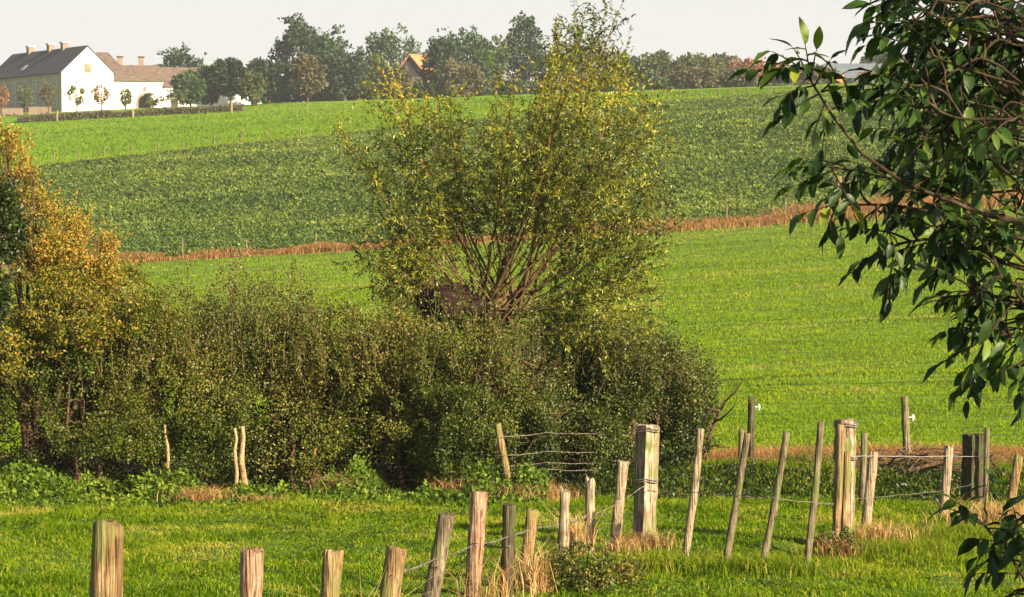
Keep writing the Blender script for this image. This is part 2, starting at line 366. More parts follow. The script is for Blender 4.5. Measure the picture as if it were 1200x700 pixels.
# root crop in the upper field
pl = []
n = 74000
px = rng.uniform(-100, 1300, n); u = rng.uniform(0, 1, n); Y = 152*(Yb(px)/152)**u
Y = np.round(Y/.5)*.5+rng.normal(0, .06, n); k = (Y > 151.8) & (Y < Yb(px)); px = px[k]; Y = Y[k]
x = (px-600)/F*Y; P = np.stack([x, Y, gz(x, Y)], 1); n = len(P)
pn = vnoise(np.stack([P[:, 0]/9, P[:, 1]/7, x*0], 1), 41)+.5*vnoise(np.stack([P[:, 0]/2.5, P[:, 1]/2.5, x*0], 1), 42)
pt = .43+.13*pn+rng.normal(0, .12, n); pt[pn > .62+rng.normal(0, .15, n)] += .12
gs = (Y/200)**.5
for q in range(6):
    a = q*1.05+rng.uniform(0, 1, n); D = np.stack([np.cos(a), np.sin(a), rng.uniform(.5, 1.5, n)], 1)
    N = np.stack([-np.cos(a)*.6, -np.sin(a)*.6, np.ones(n)], 1)+rng.normal(0, .35, (n, 3))
    pl.append(leaves(P+D*.05, D, N, rng.uniform(.15, .36, n)*gs, rng.uniform(.10, .20, n)*gs, tpl_rhomb(.3), np.clip(pt+rng.normal(0, .10, n), 0, 1)))
v, f, t = join(pl)
tag(link_mesh('root_crop', v, f, M['beet'], tint=t), 'dark green leafy root crop filling the upper field', 'crop', kind='stuff')
# pale weedy seam between crop and pasture
n = 9000; px = rng.uniform(-100, 1300, n); Y = Yb(px)+rng.normal(0, 1.0, n)+.5; x = (px-600)/F*Y; P = np.stack([x, Y, gz(x, Y)], 1)
bl = blades(P, rng.uniform(.2, .5, n), .06, .5, np.clip(rng.normal(.62, .15, n), 0, 1))
tag(link_mesh('field_edge_grass', bl[0], bl[1], M['grass'], tint=bl[2]), 'pale uncut grass along the upper edge of the root crop', 'grass', kind='stuff')
# pasture tufts
n = 60000; px = rng.uniform(-100, 1300, n); u = rng.uniform(0, 1, n); A = Yb(px)+1.5; Y = A+(400-A)*u; x = (px-600)/F*Y; P = np.stack([x, Y, gz(x, Y)], 1)
nn = vnoise(np.stack([x/12, Y/9, x*0], 1), 51)
bl = blades(P, rng.uniform(.12, .3, n), .12, .7, np.clip(.45+.12*nn+rng.normal(0, .07, n), 0, 1))
tag(link_mesh('pasture_grass', bl[0], bl[1], M['grass'], tint=bl[2]), 'bright green grass of the hilltop pasture below the farm', 'grass', kind='stuff')
# dry rusty strip between the fields
n = 52000; px = rng.uniform(100, 1300, n); Y = 150.4+rng.normal(0, .75, n)*(1.1+1.6*np.clip((px-500)/500, 0, 1)); x = (px-600)/F*Y; kk = vnoise(np.stack([x/1.6, Y/1.2, x*0], 1), 62) > -.45; px, Y, x = px[kk], Y[kk], x[kk]; n = len(x)
hh = 1+.5*vnoise(np.stack([x/2.5, x*0, x*0], 1), 61); P = np.stack([x, Y, gz(x, Y)], 1)
bl = blades(P, rng.uniform(.16, .42, n)*hh*(1+.5*np.clip((px-500)/400, 0, 1)), .035, .8, np.clip(rng.normal(.36, .2, n), 0, 1))
tag(link_mesh('dry_field_margin', bl[0], bl[1], M['dry'], tint=bl[2]), 'long strip of rusty dry grass between the two fields', 'dry grass', kind='stuff')
# dry bank beyond the ditch
P, px = scat(52000, 560, 1330, 38.6, 45.4)
nn = vnoise(np.stack([P[:, 0]/.8, P[:, 1]/.8, P[:, 0]*0], 1), 71); rust = (P[:, 1] > 40.0+1.3*nn)
t = np.where(rust, rng.normal(.36, .16, len(P)), rng.normal(.05, .07, len(P))); L = rng.uniform(.08, .26, len(P))*(1+.7*nn)
bl = blades(P, L, .011, 1.0, np.clip(t, 0, 1))
tag(link_mesh('dry_bank_grass', bl[0], bl[1], M['dry'], tint=bl[2]), 'flattened rusty dry grass on the bank beyond the ditch', 'dry grass', kind='stuff')
P, px = scat(45000, 600, 1330, 36.6, 41)
bl = blades(P, rng.uniform(.04, .13, len(P)), .011, .8, np.clip(rng.normal(.22, .16, len(P))+.9*(rng.uniform(size=len(P)) < .16), 0, 1))
tag(link_mesh('ditch_bank_grass', bl[0], bl[1], M['grass'], tint=bl[2]), 'green grass growing on the far bank of the ditch', 'grass', kind='stuff')

# ------------------------------------------------------------------ distant trees
def far_tree(label, px, Y, hw, top, mat, name='broadleaf_tree', base=None, card=.55, n=2600, shape='round', low=.12, group='trees round the hilltop farm', amp=.42, clump=None):
    hw *= 1.15
    b = gpt(px, Y); s = F/Y
    if base is not None: b[2] = at(px, base, Y)[2]
    H = at(px, top, Y)[2]-b[2]; w = hw/s
    t = thing(name, label, 'tree', b, 0, group)
    lo = H*low; c = np.array([0, 0, lo+(H-lo)*.5]); r = np.array([w, w*.9, (H-lo)*.5])/(1+amp*.35)
    if px > 300 and low == .12: low = .0
    if px < 300 and low == .12: low = .34
    sd = int(px)*7+int(Y)
    if shape == 'cone':
        u = rng.uniform(0, 1, n)**.7; z = H-(H-lo)*u; lay = .75+.25*np.sin(z*5); a = rng.uniform(0, 2*math.pi, n); rr = w*(.15+.85*u)*lay*np.sqrt(rng.uniform(.2, 1, n))
        P = np.stack([rr*np.cos(a), rr*np.sin(a), z], 1); O = norm(np.stack([np.cos(a), np.sin(a), a*0+.4], 1))
    else:
        fr = 1.5/max(w, 1.2)
        P, O = blob(c+b, r, n, freq=fr*1.5, amp=amp, inner=.5, clump=clump or (fr*2.4, -.35), seed=sd); P = P-b
        z0 = (P[:, 2]-lo)/(H-lo); wd = np.where(z0 < .3, .75+.8*z0, 1); P[:, :2] *= wd[:, None]
    D = norm(O+rdir(len(P))*.9); N = norm(O*.8+rdir(len(P))*.8+np.array([0, 0, .3]))
    tn = np.clip(.5+.25*vnoise(P*1.1+7, sd)+rng.normal(0, .15, len(P)), 0, 1)
    v, f, tt = leaves(P, D, N, card*rng.uniform(.6, 1.3, len(P)), card*.75, tpl_rhomb(.3), tn)
    link_mesh('crown', v, f, mat, t, tint=tt)
    tr = max(.12, w*.07); L = [(curve((0, 0, -.4), (0, 0, H*.75), (w*.05, 0, 0), 6), np.linspace(tr, tr*.25, 6))]
    for i in range(6):
        a = i*1.1; z = H*(.25+.08*i); L.append((curve((0, 0, z), (w*.6*math.cos(a), w*.6*math.sin(a), z+H*.22), (0, 0, -.1*H*.3), 4), np.linspace(tr*.45, tr*.1, 4)))
    v, f = tubes(L, 6); link_mesh('trunk', v, f, M['bark'], t, smooth=True)
    return t
G, Dk, Br, Ol, Ru = M['tree_green'], M['tree_dark'], M['tree_brown'], M['tree_olive'], M['tree_rust']
FT = far_tree
FT('large round dark tree rising behind the tiled farm roofs', 213, 455, 25, 54, Dk)
FT('broad tree hiding the right end of the tiled wing', 224, 405, 18, 84, G, card=.45)
FT('dark oval tree left of the taller oval tree before the low white wall', 248, 408, 17, 78, Dk)
FT('taller oval tree standing before the low white wall', 271, 406, 19, 69, Dk)
FT('small olive tree at the right end of the white wall', 296, 405, 14, 86, Ol, card=.45)
FT('dark tree left of the great twin-topped tree', 316, 410, 22, 69, Dk)
FT('great dark tree, tallest of the wood beside the farm', 352, 440, 29, 23, Dk, n=4200)
FT('right half of the great twin-topped tree, lower and greener', 384, 445, 27, 34, G, n=3600)
FT('brownish thin tree in front of the great dark tree', 361, 408, 17, 62, Br, low=.15)
FT('dark green bushy tree right of the brownish thin tree', 404, 425, 25, 56, Dk, low=.02)
FT('rounded green tree top left of the orange roof', 455, 465, 32, 32, G, n=3400)
FT('grey green tree below the rounded green tree top', 432, 430, 22, 66, Ol, low=.02)
FT('bare looking brown tree in front of the orange-roofed house', 464, 420, 15, 80, Br, low=.03, n=1500)
FT('grey brown tree just right of the orange roof', 519, 425, 20, 41, Dk, n=3200, low=.02)
FT('wide tree with yellowing right side behind the willow', 553, 440, 30, 36, G, n=3600)
FT('olive tree with golden leaves beside the wide tree', 577, 445, 18, 44, Ol)
FT('low grey green shrub tree at the pasture edge behind the willow', 541, 415, 28, 74, Br, low=0, n=2600)
FT('tall narrow dark tree poking above the wood', 613, 450, 21, 18, Dk, n=3000)
FT('grey tree in the gap left of the willow top', 650, 450, 26, 62, Dk, low=.02)
FT('pale olive tree directly behind the willow top', 690, 440, 30, 48, Br, n=3000, low=.02)
FT('dark low tree behind the right shoulder of the willow', 730, 440, 26, 68, Dk, low=.0)
FT('olive tree at the left end of the autumn wood', 768, 440, 25, 63, Ol, low=.0)
FT('dark green bushy tree in the autumn wood', 796, 450, 22, 70, Dk, low=0)
FT('tallest olive brown tree of the autumn wood', 820, 440, 24, 62, Ol, low=0)
FT('brown tree in the middle of the autumn wood', 848, 445, 24, 66, Br, low=0)
FT('rusty orange tree near the right end of the autumn wood', 878, 440, 22, 71, Ru, low=0)
FT('grey brown thicket tree below the rusty orange tree', 862, 425, 26, 82, Br, low=0)
FT('low brown tree before the olive brown tree of the autumn wood', 808, 422, 24, 80, Br, low=0)
FT('reddish tree left of the grey barn', 905, 445, 22, 74, Ru, low=0)
FT('brown low tree touching the barn', 935, 440, 22, 78, Br, low=0)
FT('grey brown thicket tree at the left of the barn door', 958, 436, 18, 80, Br, low=0)
FT('dark tree standing behind the grey barn roof', 1030, 480, 18, 52, Dk)
FT('grey tree behind the right end of the barn', 1070, 470, 24, 60, Br)
FT('small red leaved bush tree in front of the barn', 1016, 425, 13, 85, Ru, low=0, n=1300, card=.4)
FT('brown bush tree in front of the barn behind the walnut leaves', 1044, 425, 13, 84, Br, low=0, n=1300, card=.4)
FT('brown tree right of the barn seen through the walnut', 1105, 450, 26, 66, Br, low=0)
FT('dark tree at the far right skyline behind the walnut', 1160, 450, 30, 60, Dk, low=0)
for px in list(range(312, 640, 17))+list(range(640, 1190, 19)):
    far_tree('low dark shrub filling the gap under the skyline trees', px+rng.uniform(-4, 4), 436+rng.uniform(-6, 6), rng.uniform(13, 18), rng.uniform(92, 104), [Dk, Br, Ol, G][rng.integers(4)], 'undergrowth_shrub', n=700, low=0, group='low shrubs under the skyline trees')
# young avenue before the farm
yt = [(3, 100, 9, Ru, 'young orange-leaved tree at the left picture edge before the stone wing'), (31, 99, 8, Ol, 'young tree between the two low brick walls'),
      (58, 96, 8, Br, 'young brown tree at the corner of the stone wing'), (91, 97, 9, Ol, 'young tree with yellow leaves in front of the white gable'),
      (120, 97, 8, Ru, 'young reddish tree at the right edge of the white gable'), (148, 105, 6, Ol, 'smallest young tree just left of the archway'),
      (180, 108, 10, Ol, 'young bushy green tree right of the archway'), (208, 104, 12, M['tree_olive'], 'young rounded tree before the end of the tiled wing')]
for q, (px, top, hw, m, lb) in enumerate(yt):
    FT(lb, px, 398, hw, top, m, 'young_tree', card=.3, n=520, low=.28, group='young trees planted in a row before the farm', amp=.3, clump=(1.6, -.1))
# low hedge in front of the farm
for (a, b, lb) in ((22, 95, 'low clipped hedge left of the white fence post below the farm'), (95, 165, 'low clipped hedge below the farm archway'), (165, 285, 'low clipped hedge tapering towards the pasture')):
    n = 5200; px = rng.uniform(a, b, n); Y = 386+rng.uniform(-1, 1, n); x = (px-600)/F*Y; z = gz(x, Y); u = rng.uniform(0, 1, n)
    P = np.stack([x, Y, z+u*(.75+.15*vnoise(np.stack([x/2, x*0, x*0], 1), 5))], 1); O = rdir(n)
    v, f, tt = leaves(P, O, rdir(n), .3, .22, tpl_rhomb(), np.clip(rng.normal(.5, .2, n), 0, 1))
    c = P.mean(0); o = link_mesh('low_hedge', v-c, f, Br, tint=tt); o.location = tuple(c)
    tag(o, lb, 'hedge', 'low hedges along the farm lane')

# ------------------------------------------------------------------ buildings
def box(x0, x1, y0, y1, z0, z1):
    v = [(x0, y0, z0), (x1, y0, z0), (x1, y1, z0), (x0, y1, z0), (x0, y0, z1), (x1, y0, z1), (x1, y1, z1), (x0, y1, z1)]
    f = [[0, 3, 2, 1], [4, 5, 6, 7], [0, 1, 5, 4], [1, 2, 6, 5], [2, 3, 7, 6], [3, 0, 4, 7]]
    return v, f
def multi(bs):
    V = []; Fc = []
    for v, f in bs:
        o = len(V); V += list(v); Fc += [[i+o for i in q] for q in f]
    return V, Fc
def prism(outline, axis, a, b):
    """outline of 2d points extruded from a to b; axis 'y': (x,z) outline, axis 'x': (y,z) outline"""
    n = len(outline); V = []
    for s in (a, b):
        for (p, q) in outline: V.append((p, s, q) if axis == 'y' else (s, p, q))
    Fc = [list(range(n)), list(range(2*n-1, n-1, -1))]+[[i, (i+1) % n+0, (i+1) % n+n, i+n] for i in range(n)]
    return V, Fc
def part(name, vf, mat, parent, label=None):
    o = link_mesh(name, vf[0], vf[1], mat, parent)
    import bmesh
    bm = bmesh.new(); bm.from_mesh(o.data); bmesh.ops.recalc_face_normals(bm, faces=bm.faces); bm.to_mesh(o.data); bm.free()
    if label: o['label'] = label
    return o
def window_x(parent, y, z, w=1.0, h=1.4):      # window in a wall facing -x, at x=0
    o = part('window', multi([box(-.06, .0, y-w/2-.12, y-w/2, z-.1, z+h+.12), box(-.06, 0, y+w/2, y+w/2+.12, z-.1, z+h+.12), box(-.06, 0, y-w/2, y+w/2, z+h, z+h+.12), box(-.10, 0, y-w/2-.15, y+w/2+.15, z-.22, z-.1)]), M['sash'], parent)
    part('pane', box(-.012, -.002, y-w/2, y+w/2, z, z+h), M['glass'], o)
    part('glazing_bar', multi([box(-.04, -.013, y-.03, y+.03, z, z+h), box(-.038, -.014, y-w/2, y+w/2, z+h*.6, z+h*.6+.06)]), M['sash'], o)
b = gpt(73, 415)
fh = thing('farmhouse', 'big farmhouse with dark slate roof, three chimneys and sunlit white gable', 'house', b, R(30))
W7 = 7.8; EV = 5.7; AP = 9.35
part('wall', box(0, W7, 0.0, 30, -1, EV), M['stone'], fh, 'grey stone side wall in the shade')
part('gable_wall', prism([(-.02, -1), (W7+.02, -1), (W7+.02, EV), (W7/2, AP-.1), (-.02, EV)], 'y', -.35, -.003), M['whitewash'], fh, 'whitewashed gable wall in full sun')
def slope_roof(x0, x1, ev, ap, y0, y1, th=.18, ov=.3, axis='y'):
    mid = (x0+x1)/2; sl = (ap-ev)/(mid-x0); a = (x0-ov, ev-ov*sl); c = (x1+ov, ev-ov*sl)
    pr = prism([a, (mid, ap), c, (c[0], c[1]+th), (mid, ap+th), (a[0], a[1]+th)], axis, y0, y1)
    return pr
rf = part('roof', slope_roof(0, W7, EV, AP, -.45, 30.3), M['slate'], fh)
part('rear_gable', prism([(0.01, EV-.01), (W7-.01, EV-.01), (W7/2, AP-.15)], 'y', .01, 29.9), M['stone'], fh)
for y in (8.6, 14.2, 22.6):
    ch = part('chimney', box(W7/2-.45, W7/2+.45, y-.5, y+.5, AP-.8, AP+.9), M['brick'], rf)
    part('chimney_cap', box(W7/2-.58, W7/2+.58, y-.63, y+.63, AP+.9, AP+1.1), M['sash'], ch)
part('skylight', prism([(.7, EV+.78), (1.5, EV+1.55), (1.5, EV+1.65), (.7, EV+.88)], 'y', 17.2, 18.6), M['iron'], rf)
for y in (2.4, 6.4, 10.6, 14.8, 19, 23.2):
    window_x(fh, y, 3.35); window_x(fh, y, .9, 1.0, 1.6)
gw = part('window', box(W7/2-.5, W7/2+.5, -.42, -.352, 5.6, 6.9), M['tile_orange'], fh); gw.data.materials[0] = M['wood_pale']; gw['label'] = 'small ochre shuttered loft window in the gable'
part('downpipe', box(-.12, -.04, .1, .2, -.5, EV), M['iron'], fh)
# white gate wing with brick arch
g0 = np.array([math.cos(R(30)), math.sin(R(30)), 0])
wb = b+g0*7.85
gw_ = thing('gate_wing', 'low whitewashed farm wing with tiled roof and brick archway', 'building', wb, R(22))
LW = 7.5; H1 = 4.75; ax = 4.75; ar = .95
arch = [(ax+ar*math.cos(a), 1.55+ar*math.sin(a)) for a in np.linspace(0, math.pi, 11)]
part('wall', prism([(0, -1), (0, H1), (LW, H1), (LW, -1), (ax+ar, -1)]+arch+[(ax-ar, -1)], 'y', 0, .5), M['whitewash'], gw_)
ar2 = ar+.35
part('brick_arch', prism([(ax+ar2*math.cos(a), 1.55+ar2*math.sin(a)) for a in np.linspace(0, math.pi, 13)]+[(ax-ar2, -.9), (ax-ar, -.9)]+[(ax-ar*math.cos(a), 1.55+ar*math.sin(a)) for a in np.linspace(0, math.pi, 11)]+[(ax+ar, -.9), (ax+ar2, -.9)], 'y', -.06, -.003), M['brick'], gw_)
part('rear_wall', box(0, LW, 4.6, 5, -1, H1), M['whitewash'], gw_)
part('side_wall', box(.003, .3, .5, 4.6, -1, H1), M['whitewash'], gw_); part('side_wall', box(LW-.3, LW-.003, .5, 4.6, -1, H1), M['whitewash'], gw_)
part('roof', slope_roof(0, 5, H1, H1+2.0, .0, LW+.1, axis='x'), M['tile'], gw_)
part('niche', box(ax-.25, ax+.25, -.04, -.003, 3.1, 3.8), M['brick'], gw_)
wb2 = wb+np.array([math.cos(R(22)), math.sin(R(22)), 0])*7.65
bw = thing('barn_wing', 'lower tiled whitewashed farm wing half hidden by trees', 'building', wb2, R(18))
H2 = 4.0
part('wall', box(0, 9.5, 0, 6, -1, H2), M['whitewash'], bw); part('roof', slope_roof(0, 6, H2, H2+2.6, -.2, 9.7, axis='x'), M['tile'], bw)
part('door', box(1.0, 2.0, -.05, -.003, -.5, 2.1), M['wood_dark'], bw)
part('gable_end', prism([(0.01, H2-.01), (5.99, H2-.01), (3, H2+2.45)], 'x', .01, 9.49), M['whitewash'], bw)
p = gpt(240, 418)
wl = thing('farmyard_wall', 'long low whitewashed yard wall behind the roadside trees', 'wall', p, R(4))
part('masonry', box(-1, 8.2, 0, .4, -1, 1.75), M['whitewash'], wl); part('coping', box(-1.1, 8.3, -.08, .48, 1.75, 1.88), M['tile'], wl)
for (a, c, lb) in ((2, 28, 'low orange brick wall at the left edge before the stone wing'), (35, 61, 'low orange brick wall near the corner of the stone wing')):
    p = gpt(a, 404); o = thing('brick_wall', lb, 'wall', p, 0, 'low brick walls before the farmhouse')
    part('masonry', box(0, (c-a)/8.42, 0, .3, -1, 1.1), M['brick'], o); part('coping', box(-.05, (c-a)/8.42+.05, -.05, .35, 1.1, 1.18), M['tile'], o)
# building behind with hipped roof, and chimneys
p = gpt(128, 436)
rb = thing('rear_farm_building', 'farm building behind the gable with steep red brown roof', 'building', p, R(12))
part('wall', box(-2.6, 2.4, 0, 6, -1, 6.0), M['brick'], rb)
vv = [(-2.9, -.3, 6.0), (2.7, -.3, 6.0), (2.7, 6.3, 6.0), (-2.9, 6.3, 6.0), (-1.5, 3, 9.0), (.2, 3, 9.0)]
rr = part('roof', (vv, [[0, 1, 5, 4], [2, 3, 4, 5], [0, 4, 3], [1, 2, 5], [0, 3, 2, 1]]), M['tile'], rb)
part('lean_to_roof', prism([(.5, 5.5), (5.5, 5.5), (3, 7.1)], 'x', 2.75, 7.5), M['tile'], rb); part('lean_to_wall', box(2.41, 7.5, .5, 5.5, -1, 5.49), M['brick'], rb)
for xx, hh in ((2.0, 8.3), (5.2, 8.3)):
    c = part('chimney', box(xx-.35, xx+.35, 2.6, 3.4, 6.0, hh), M['brick'], rr); part('chimney_cap', box(xx-.5, xx+.5, 2.4, 3.6, hh, hh+.15), M['tile'], c)
# orange-roofed house in the trees
p = gpt(481, 452)
oh = thing('orange_roofed_house', 'house with bright orange tiled roof among the trees', 'house', p, R(-25))
part('wall', box(-3, 3, 0, 7, -1, 4.2), M['brick'], oh); r_ = part('roof', slope_roof(-3, 3, 4.2, 7.6, -.3, 7.3), M['tile_orange'], oh)
part('gable_end', prism([(-2.99, 4.19), (2.99, 4.19), (0, 7.5)], 'y', .01, 6.9), M['slate'], oh)
part('skylight', prism([(1.2, 6.45), (2.0, 5.55), (2.0, 5.65), (1.2, 6.55)], 'y', 2.5, 4), M['sash'], r_)
# barn right
p = gpt(968, 455)
ba = thing('grey_barn', 'long grey barn with shallow metal roof beyond the hilltop pasture', 'barn', p, R(-3))
part('wall', box(0, 20, 0, 9, -1, 2.3), M['barn_wall'], ba); part('roof', slope_roof(0, 9, 2.3, 4.4, -.4, 20.4, ov=.5, axis='x'), M['barn'], ba)
part('gable_end', prism([(0.01, 2.29), (8.99, 2.29), (4.5, 4.3)], 'x', .01, 19.9), M['barn_wall'], ba)
part('door', box(6, 10, -.07, -.003, -.5, 2.0), M['iron'], ba)
p = gpt(980, 428)
hb = thing('straw_bale', 'small tan round straw bale left of the barn', 'bale', p, R(10))
v, f = tubes([([(-.9, 0, .75), (-.87, 0, .75), (.87, 0, .75), (.9, 0, .75)], [.3, .75, .75, .3])], 20)
link_mesh('straw_roll', v, f, M['tile_orange'], hb, smooth=True)
v, f = tubes([([(x_, 0, .75), (x_+.05, 0, .75)], [.77, .77]) for x_ in (-.5, 0, .5)], 20); link_mesh('binding_twine', v, f, M['tape'], hb)

# ------------------------------------------------------------------ fence posts
def post_mesh(base, top, r, sides=14, rings=12, wob=.06, bend=0, square=False, taper=.95, chip=.02, sunk=.25, cap=True):
    base = np.asarray(base, float); top = np.asarray(top, float)
    ax_ = top-base; Lh = np.linalg.norm(ax_); ax_ = ax_/Lh; t = np.linspace(-sunk/Lh, 1, rings)
    bd = np.array([math.cos(bend*50), 0, 0])*abs(bend)
    A = norm(np.cross(ax_, [0, 1, 0])); B = np.cross(ax_, A); ang = np.arange(sides)*2*math.pi/sides+(square+math.pi/4 if square else .35)
    sd = int(abs(base[0])*917+abs(base[1])*131)
    V = []
    kr = 1+rng.normal(0, wob*.5, sides)
    for i, tt in enumerate(t):
        c = base+ax_*Lh*tt+bd*math.sin(max(0, tt)*math.pi)
        rad = r*(1-(1-taper)*tt)*(1+.04*rng.normal())
        rr = rad*kr*(1+rng.normal(0, wob*.35, sides))
        if square:
            m_ = np.maximum(np.abs(np.cos(ang-square)), np.abs(np.sin(ang-square))); rr = rad*np.minimum(1/m_, 1.3)*(1+rng.normal(0, .012, sides))
        ring = c+(A*np.cos(ang)[:, None]+B*np.sin(ang)[:, None])*rr[:, None]
        if i == rings-1: ring = ring+ax_*rng.normal(0, chip, sides)[:, None]
        V.append(ring)
    V.append((V[-1]-V[-1].mean(0))*.86+V[-1].mean(0)+ax_*r*.13)
    n = len(V); V = np.concatenate(V); V = np.concatenate([V, [V[-sides:].mean(0)-ax_*r*.1]])
    Fc = []
    for i in range(n-1):
        for j in range(sides):
            k = (j+1) % sides; Fc.append([i*sides+j, i*sides+k, (i+1)*sides+k, (i+1)*sides+j])
    for j in range(sides): Fc.append([(n-1)*sides+j, (n-1)*sides+(j+1) % sides, len(V)-1])
    return V, Fc
POSTS = {}
def post(key, pt, pb, w, mat, label, Y=None, name='fence_post', group='wooden posts of the old pasture fence', **kw):
    """pt, pb: pixels of head and foot; when the foot is cut off Y is given"""
    if Y is None: Y = solveY(pb[0], pb[1], 20, 46)
    s = F/Y
    base = gpt(pb[0], Y); top = at(pt[0], pt[1], Y); r = w/2/s
    if proj(base)[1] > 700:    # lean continued down to the ground
        py = proj(base)[1]; k = (py-pt[1])/max(1, pb[1]-pt[1]); base = gpt(pt[0]+(pb[0]-pt[0])*k, Y)
    t = thing(name, label, 'fence post', base, 0, group)
    V, Fc = post_mesh(base, top, r, **kw); V = V-base
    o = link_mesh('post', V, Fc, M[mat], t)
    if not kw.get('square'): o.data.polygons.foreach_set('use_smooth', np.ones(len(o.data.polygons), bool))
    POSTS[key] = (base, top, r, t)
    return t
def staple(key, h, band=False):
    base, top, r, t = POSTS[key]; c = base+(top-base)*h-base; ax_ = norm(top-base)
    if band:
        a = np.linspace(0, 2*math.pi, 17); q = 1.32 if band == 2 else 1.1
        L = []
        for d in (0, .022):
            L.append(([c+ax_*(d+.01*math.sin(3*x))+np.array([math.cos(x), math.sin(x), 0])*r*q for x in a], [.006]*17))
        v, f = tubes(L, 5); link_mesh('wire_band', v, f, M['wire'], t)
    else:
        v, f = tubes([(curve(c+np.array([-.02, -r*1.02, 0]), c+np.array([.02, -r*1.02, 0]), (0, -.03, 0), 5), [.003]*5)], 4); link_mesh('staple', v, f, M['wire'], t)
post('a', (127, 615), (124, 700), 38, 'wood_tan', 'thickest foreground post with split yellow-tan wood, alone at lower left', Y=13.4, chip=.014, wob=.07)
post('b', (295, 647), (294, 700), 27, 'wood_red', 'short brown round post second from the left in the foreground', Y=16.4, chip=.010)
post('c', (391, 646), (386, 700), 23, 'wood_tan', 'short leaning tan post left of the split-headed post', Y=18.2, chip=.013)
post('d', (465, 644), (455, 700), 25, 'wood_tan', 'leaning post with a deep split down its head', Y=18.6, chip=.015, wob=.12)
post('e', (524, 604), (505, 700), 20, 'wood_grey', 'mossy grey-green post leaning right at the bottom centre', Y=21.3, chip=.013)
post('f', (562, 577), (553, 700), 20, 'wood_red', 'tall smooth reddish post, tallest in the bottom centre', Y=22.6, chip=.006, wob=.03)
post('g', (597, 592), (593, 700), 16, 'wood_dark', 'nearly black weathered post between two tan posts', Y=23.4, chip=.006)
post('h', (624, 598), (613, 698), 15, 'wood_tan', 'orange-tan post leaning right beside the black post', Y=24.4, chip=.006)
post('i', (662, 577), (660, 648), 13, 'wood_pale', 'short pale post rising behind the bramble clump', Y=26.0)
post('j', (692, 563), (691, 640), 12, 'wood_pale', 'slim pale post between the bramble clump and the leaning pale post', Y=27.0)
post('k', (730, 542), (720, 640), 14, 'wood_pale', 'pale split post leaning towards the big square post', Y=27.6, chip=.012)
post('l', (759, 499), (755, 637), 21.5, 'sleeper', 'big square pale timber corner post with wire bands', square=.63, sides=16, rings=14, chip=.004, taper=1.0, group=None)
staple('l', .96, 2); staple('l', .53, 2)
TH_ = dict(sides=9, rings=14, wob=.05, chip=.003, taper=.92, group='thin stakes leaning in the wire fence', name='fence_stake')
post('m', (821, 503), (803, 656), 9.5, 'wood_pale', 'leftmost thin leaning stake, pale and slightly crooked', bend=.02, **TH_)
post('n', (876, 508), (850, 667), 9, 'wood_grey', 'second thin leaning stake, brown and bowed', bend=-.03, **TH_)
post('o', (922, 507), (893, 669), 9, 'wood_grey', 'thin leaning stake with the strongest lean', bend=-.02, **TH_)
post('p', (962, 495), (946, 664), 9, 'wood_grey', 'thin dark-shaded stake left of the bundled gate post', bend=.015, **TH_)
post('q', (991, 493), (989, 640), 21, 'sleeper', 'thick brown gate post bundled with lashed stakes', square=.3, sides=16, rings=14, chip=.006, taper=1.0, group=None)
staple('q', .96, 2); staple('q', .70, 2)
post('q1', (985, 498), (980, 650), 9.5, 'wood_tan', 'slim stake lashed to the left side of the gate post', Y=27.2, bend=.01, **TH_)
post('q2', (993, 530), (989, 648), 8.5, 'wood_tan', 'short stake in front of the middle of the gate post', Y=27.3, **TH_)
post('r', (1013, 508), (1011, 590), 8.5, 'wood_grey', 'slim upright post just right of the gate post', Y=33.0, **{**TH_, 'name': 'fence_post', 'group': None})
post('s', (1024, 531), (1015, 612), 12, 'wood_pale', 'pale post leaning against the right of the gate post', Y=30.5, group=None)
post('t', (1112, 525), (1106, 609), 11.5, 'wood_pale', 'pale round post standing alone before the brush pile', group=None)
post('u', (1141, 510), (1141, 588), 21, 'wood_dark', 'thick black charred square post by the brush pile', Y=35.2, square=.5, sides=16, chip=.008, group=None)
post('v', (1157, 502), (1156, 588), 6.5, 'wood_grey', 'thin stake touching the black square post', Y=35.0, **{**TH_, 'group': None})
post('w', (1194, 535), (1184, 600), 11, 'wood_tan', 'tan post at the right picture edge behind walnut leaves', Y=33.5, group=None)
post('x', (881, 467), (880, 546), 9, 'wood_dark', 'tall dark post with white insulator on the dry bank', Y=41, group='posts on the dry bank beyond the ditch')
post('y', (869, 503), (868, 556), 7, 'wood_grey', 'short grey post half behind a leaning stake on the bank', Y=39.6, sides=10, group='posts on the dry bank beyond the ditch')
post('z', (1060, 466), (1065, 560), 9, 'wood_grey', 'tall mossy post leaning left on the dry bank', Y=38.6, group='posts on the dry bank beyond the ditch')
post('hl', (583, 497), (600, 572), 9, 'wood_tan', 'yellowish stake leaning left at the end of the hedge', Y=34.2, sides=10, chip=.003, group=None)
def insulator(key, py, side):
    base, top, r, t = POSTS[key]; k = (proj(base)[1]-py)/(proj(base)[1]-proj(top)[1]); c = base+(top-base)*k-base
    v, f = tubes([([c+np.array([side*r*.9, 0, 0]), c+np.array([side*(r+.05), 0, 0])], [.006, .006]), ([c+np.array([side*(r+.05), 0, -.05]), c+np.array([side*(r+.05), 0, -.02]), c+np.array([side*(r+.05), 0, .02]), c+np.array([side*(r+.05), 0, .04])], [.008, .016, .016, .008])], 8)
    link_mesh('insulator', v, f, M['plastic'], t, smooth=True)
insulator('x', 477, 1); insulator('z', 489, 1)

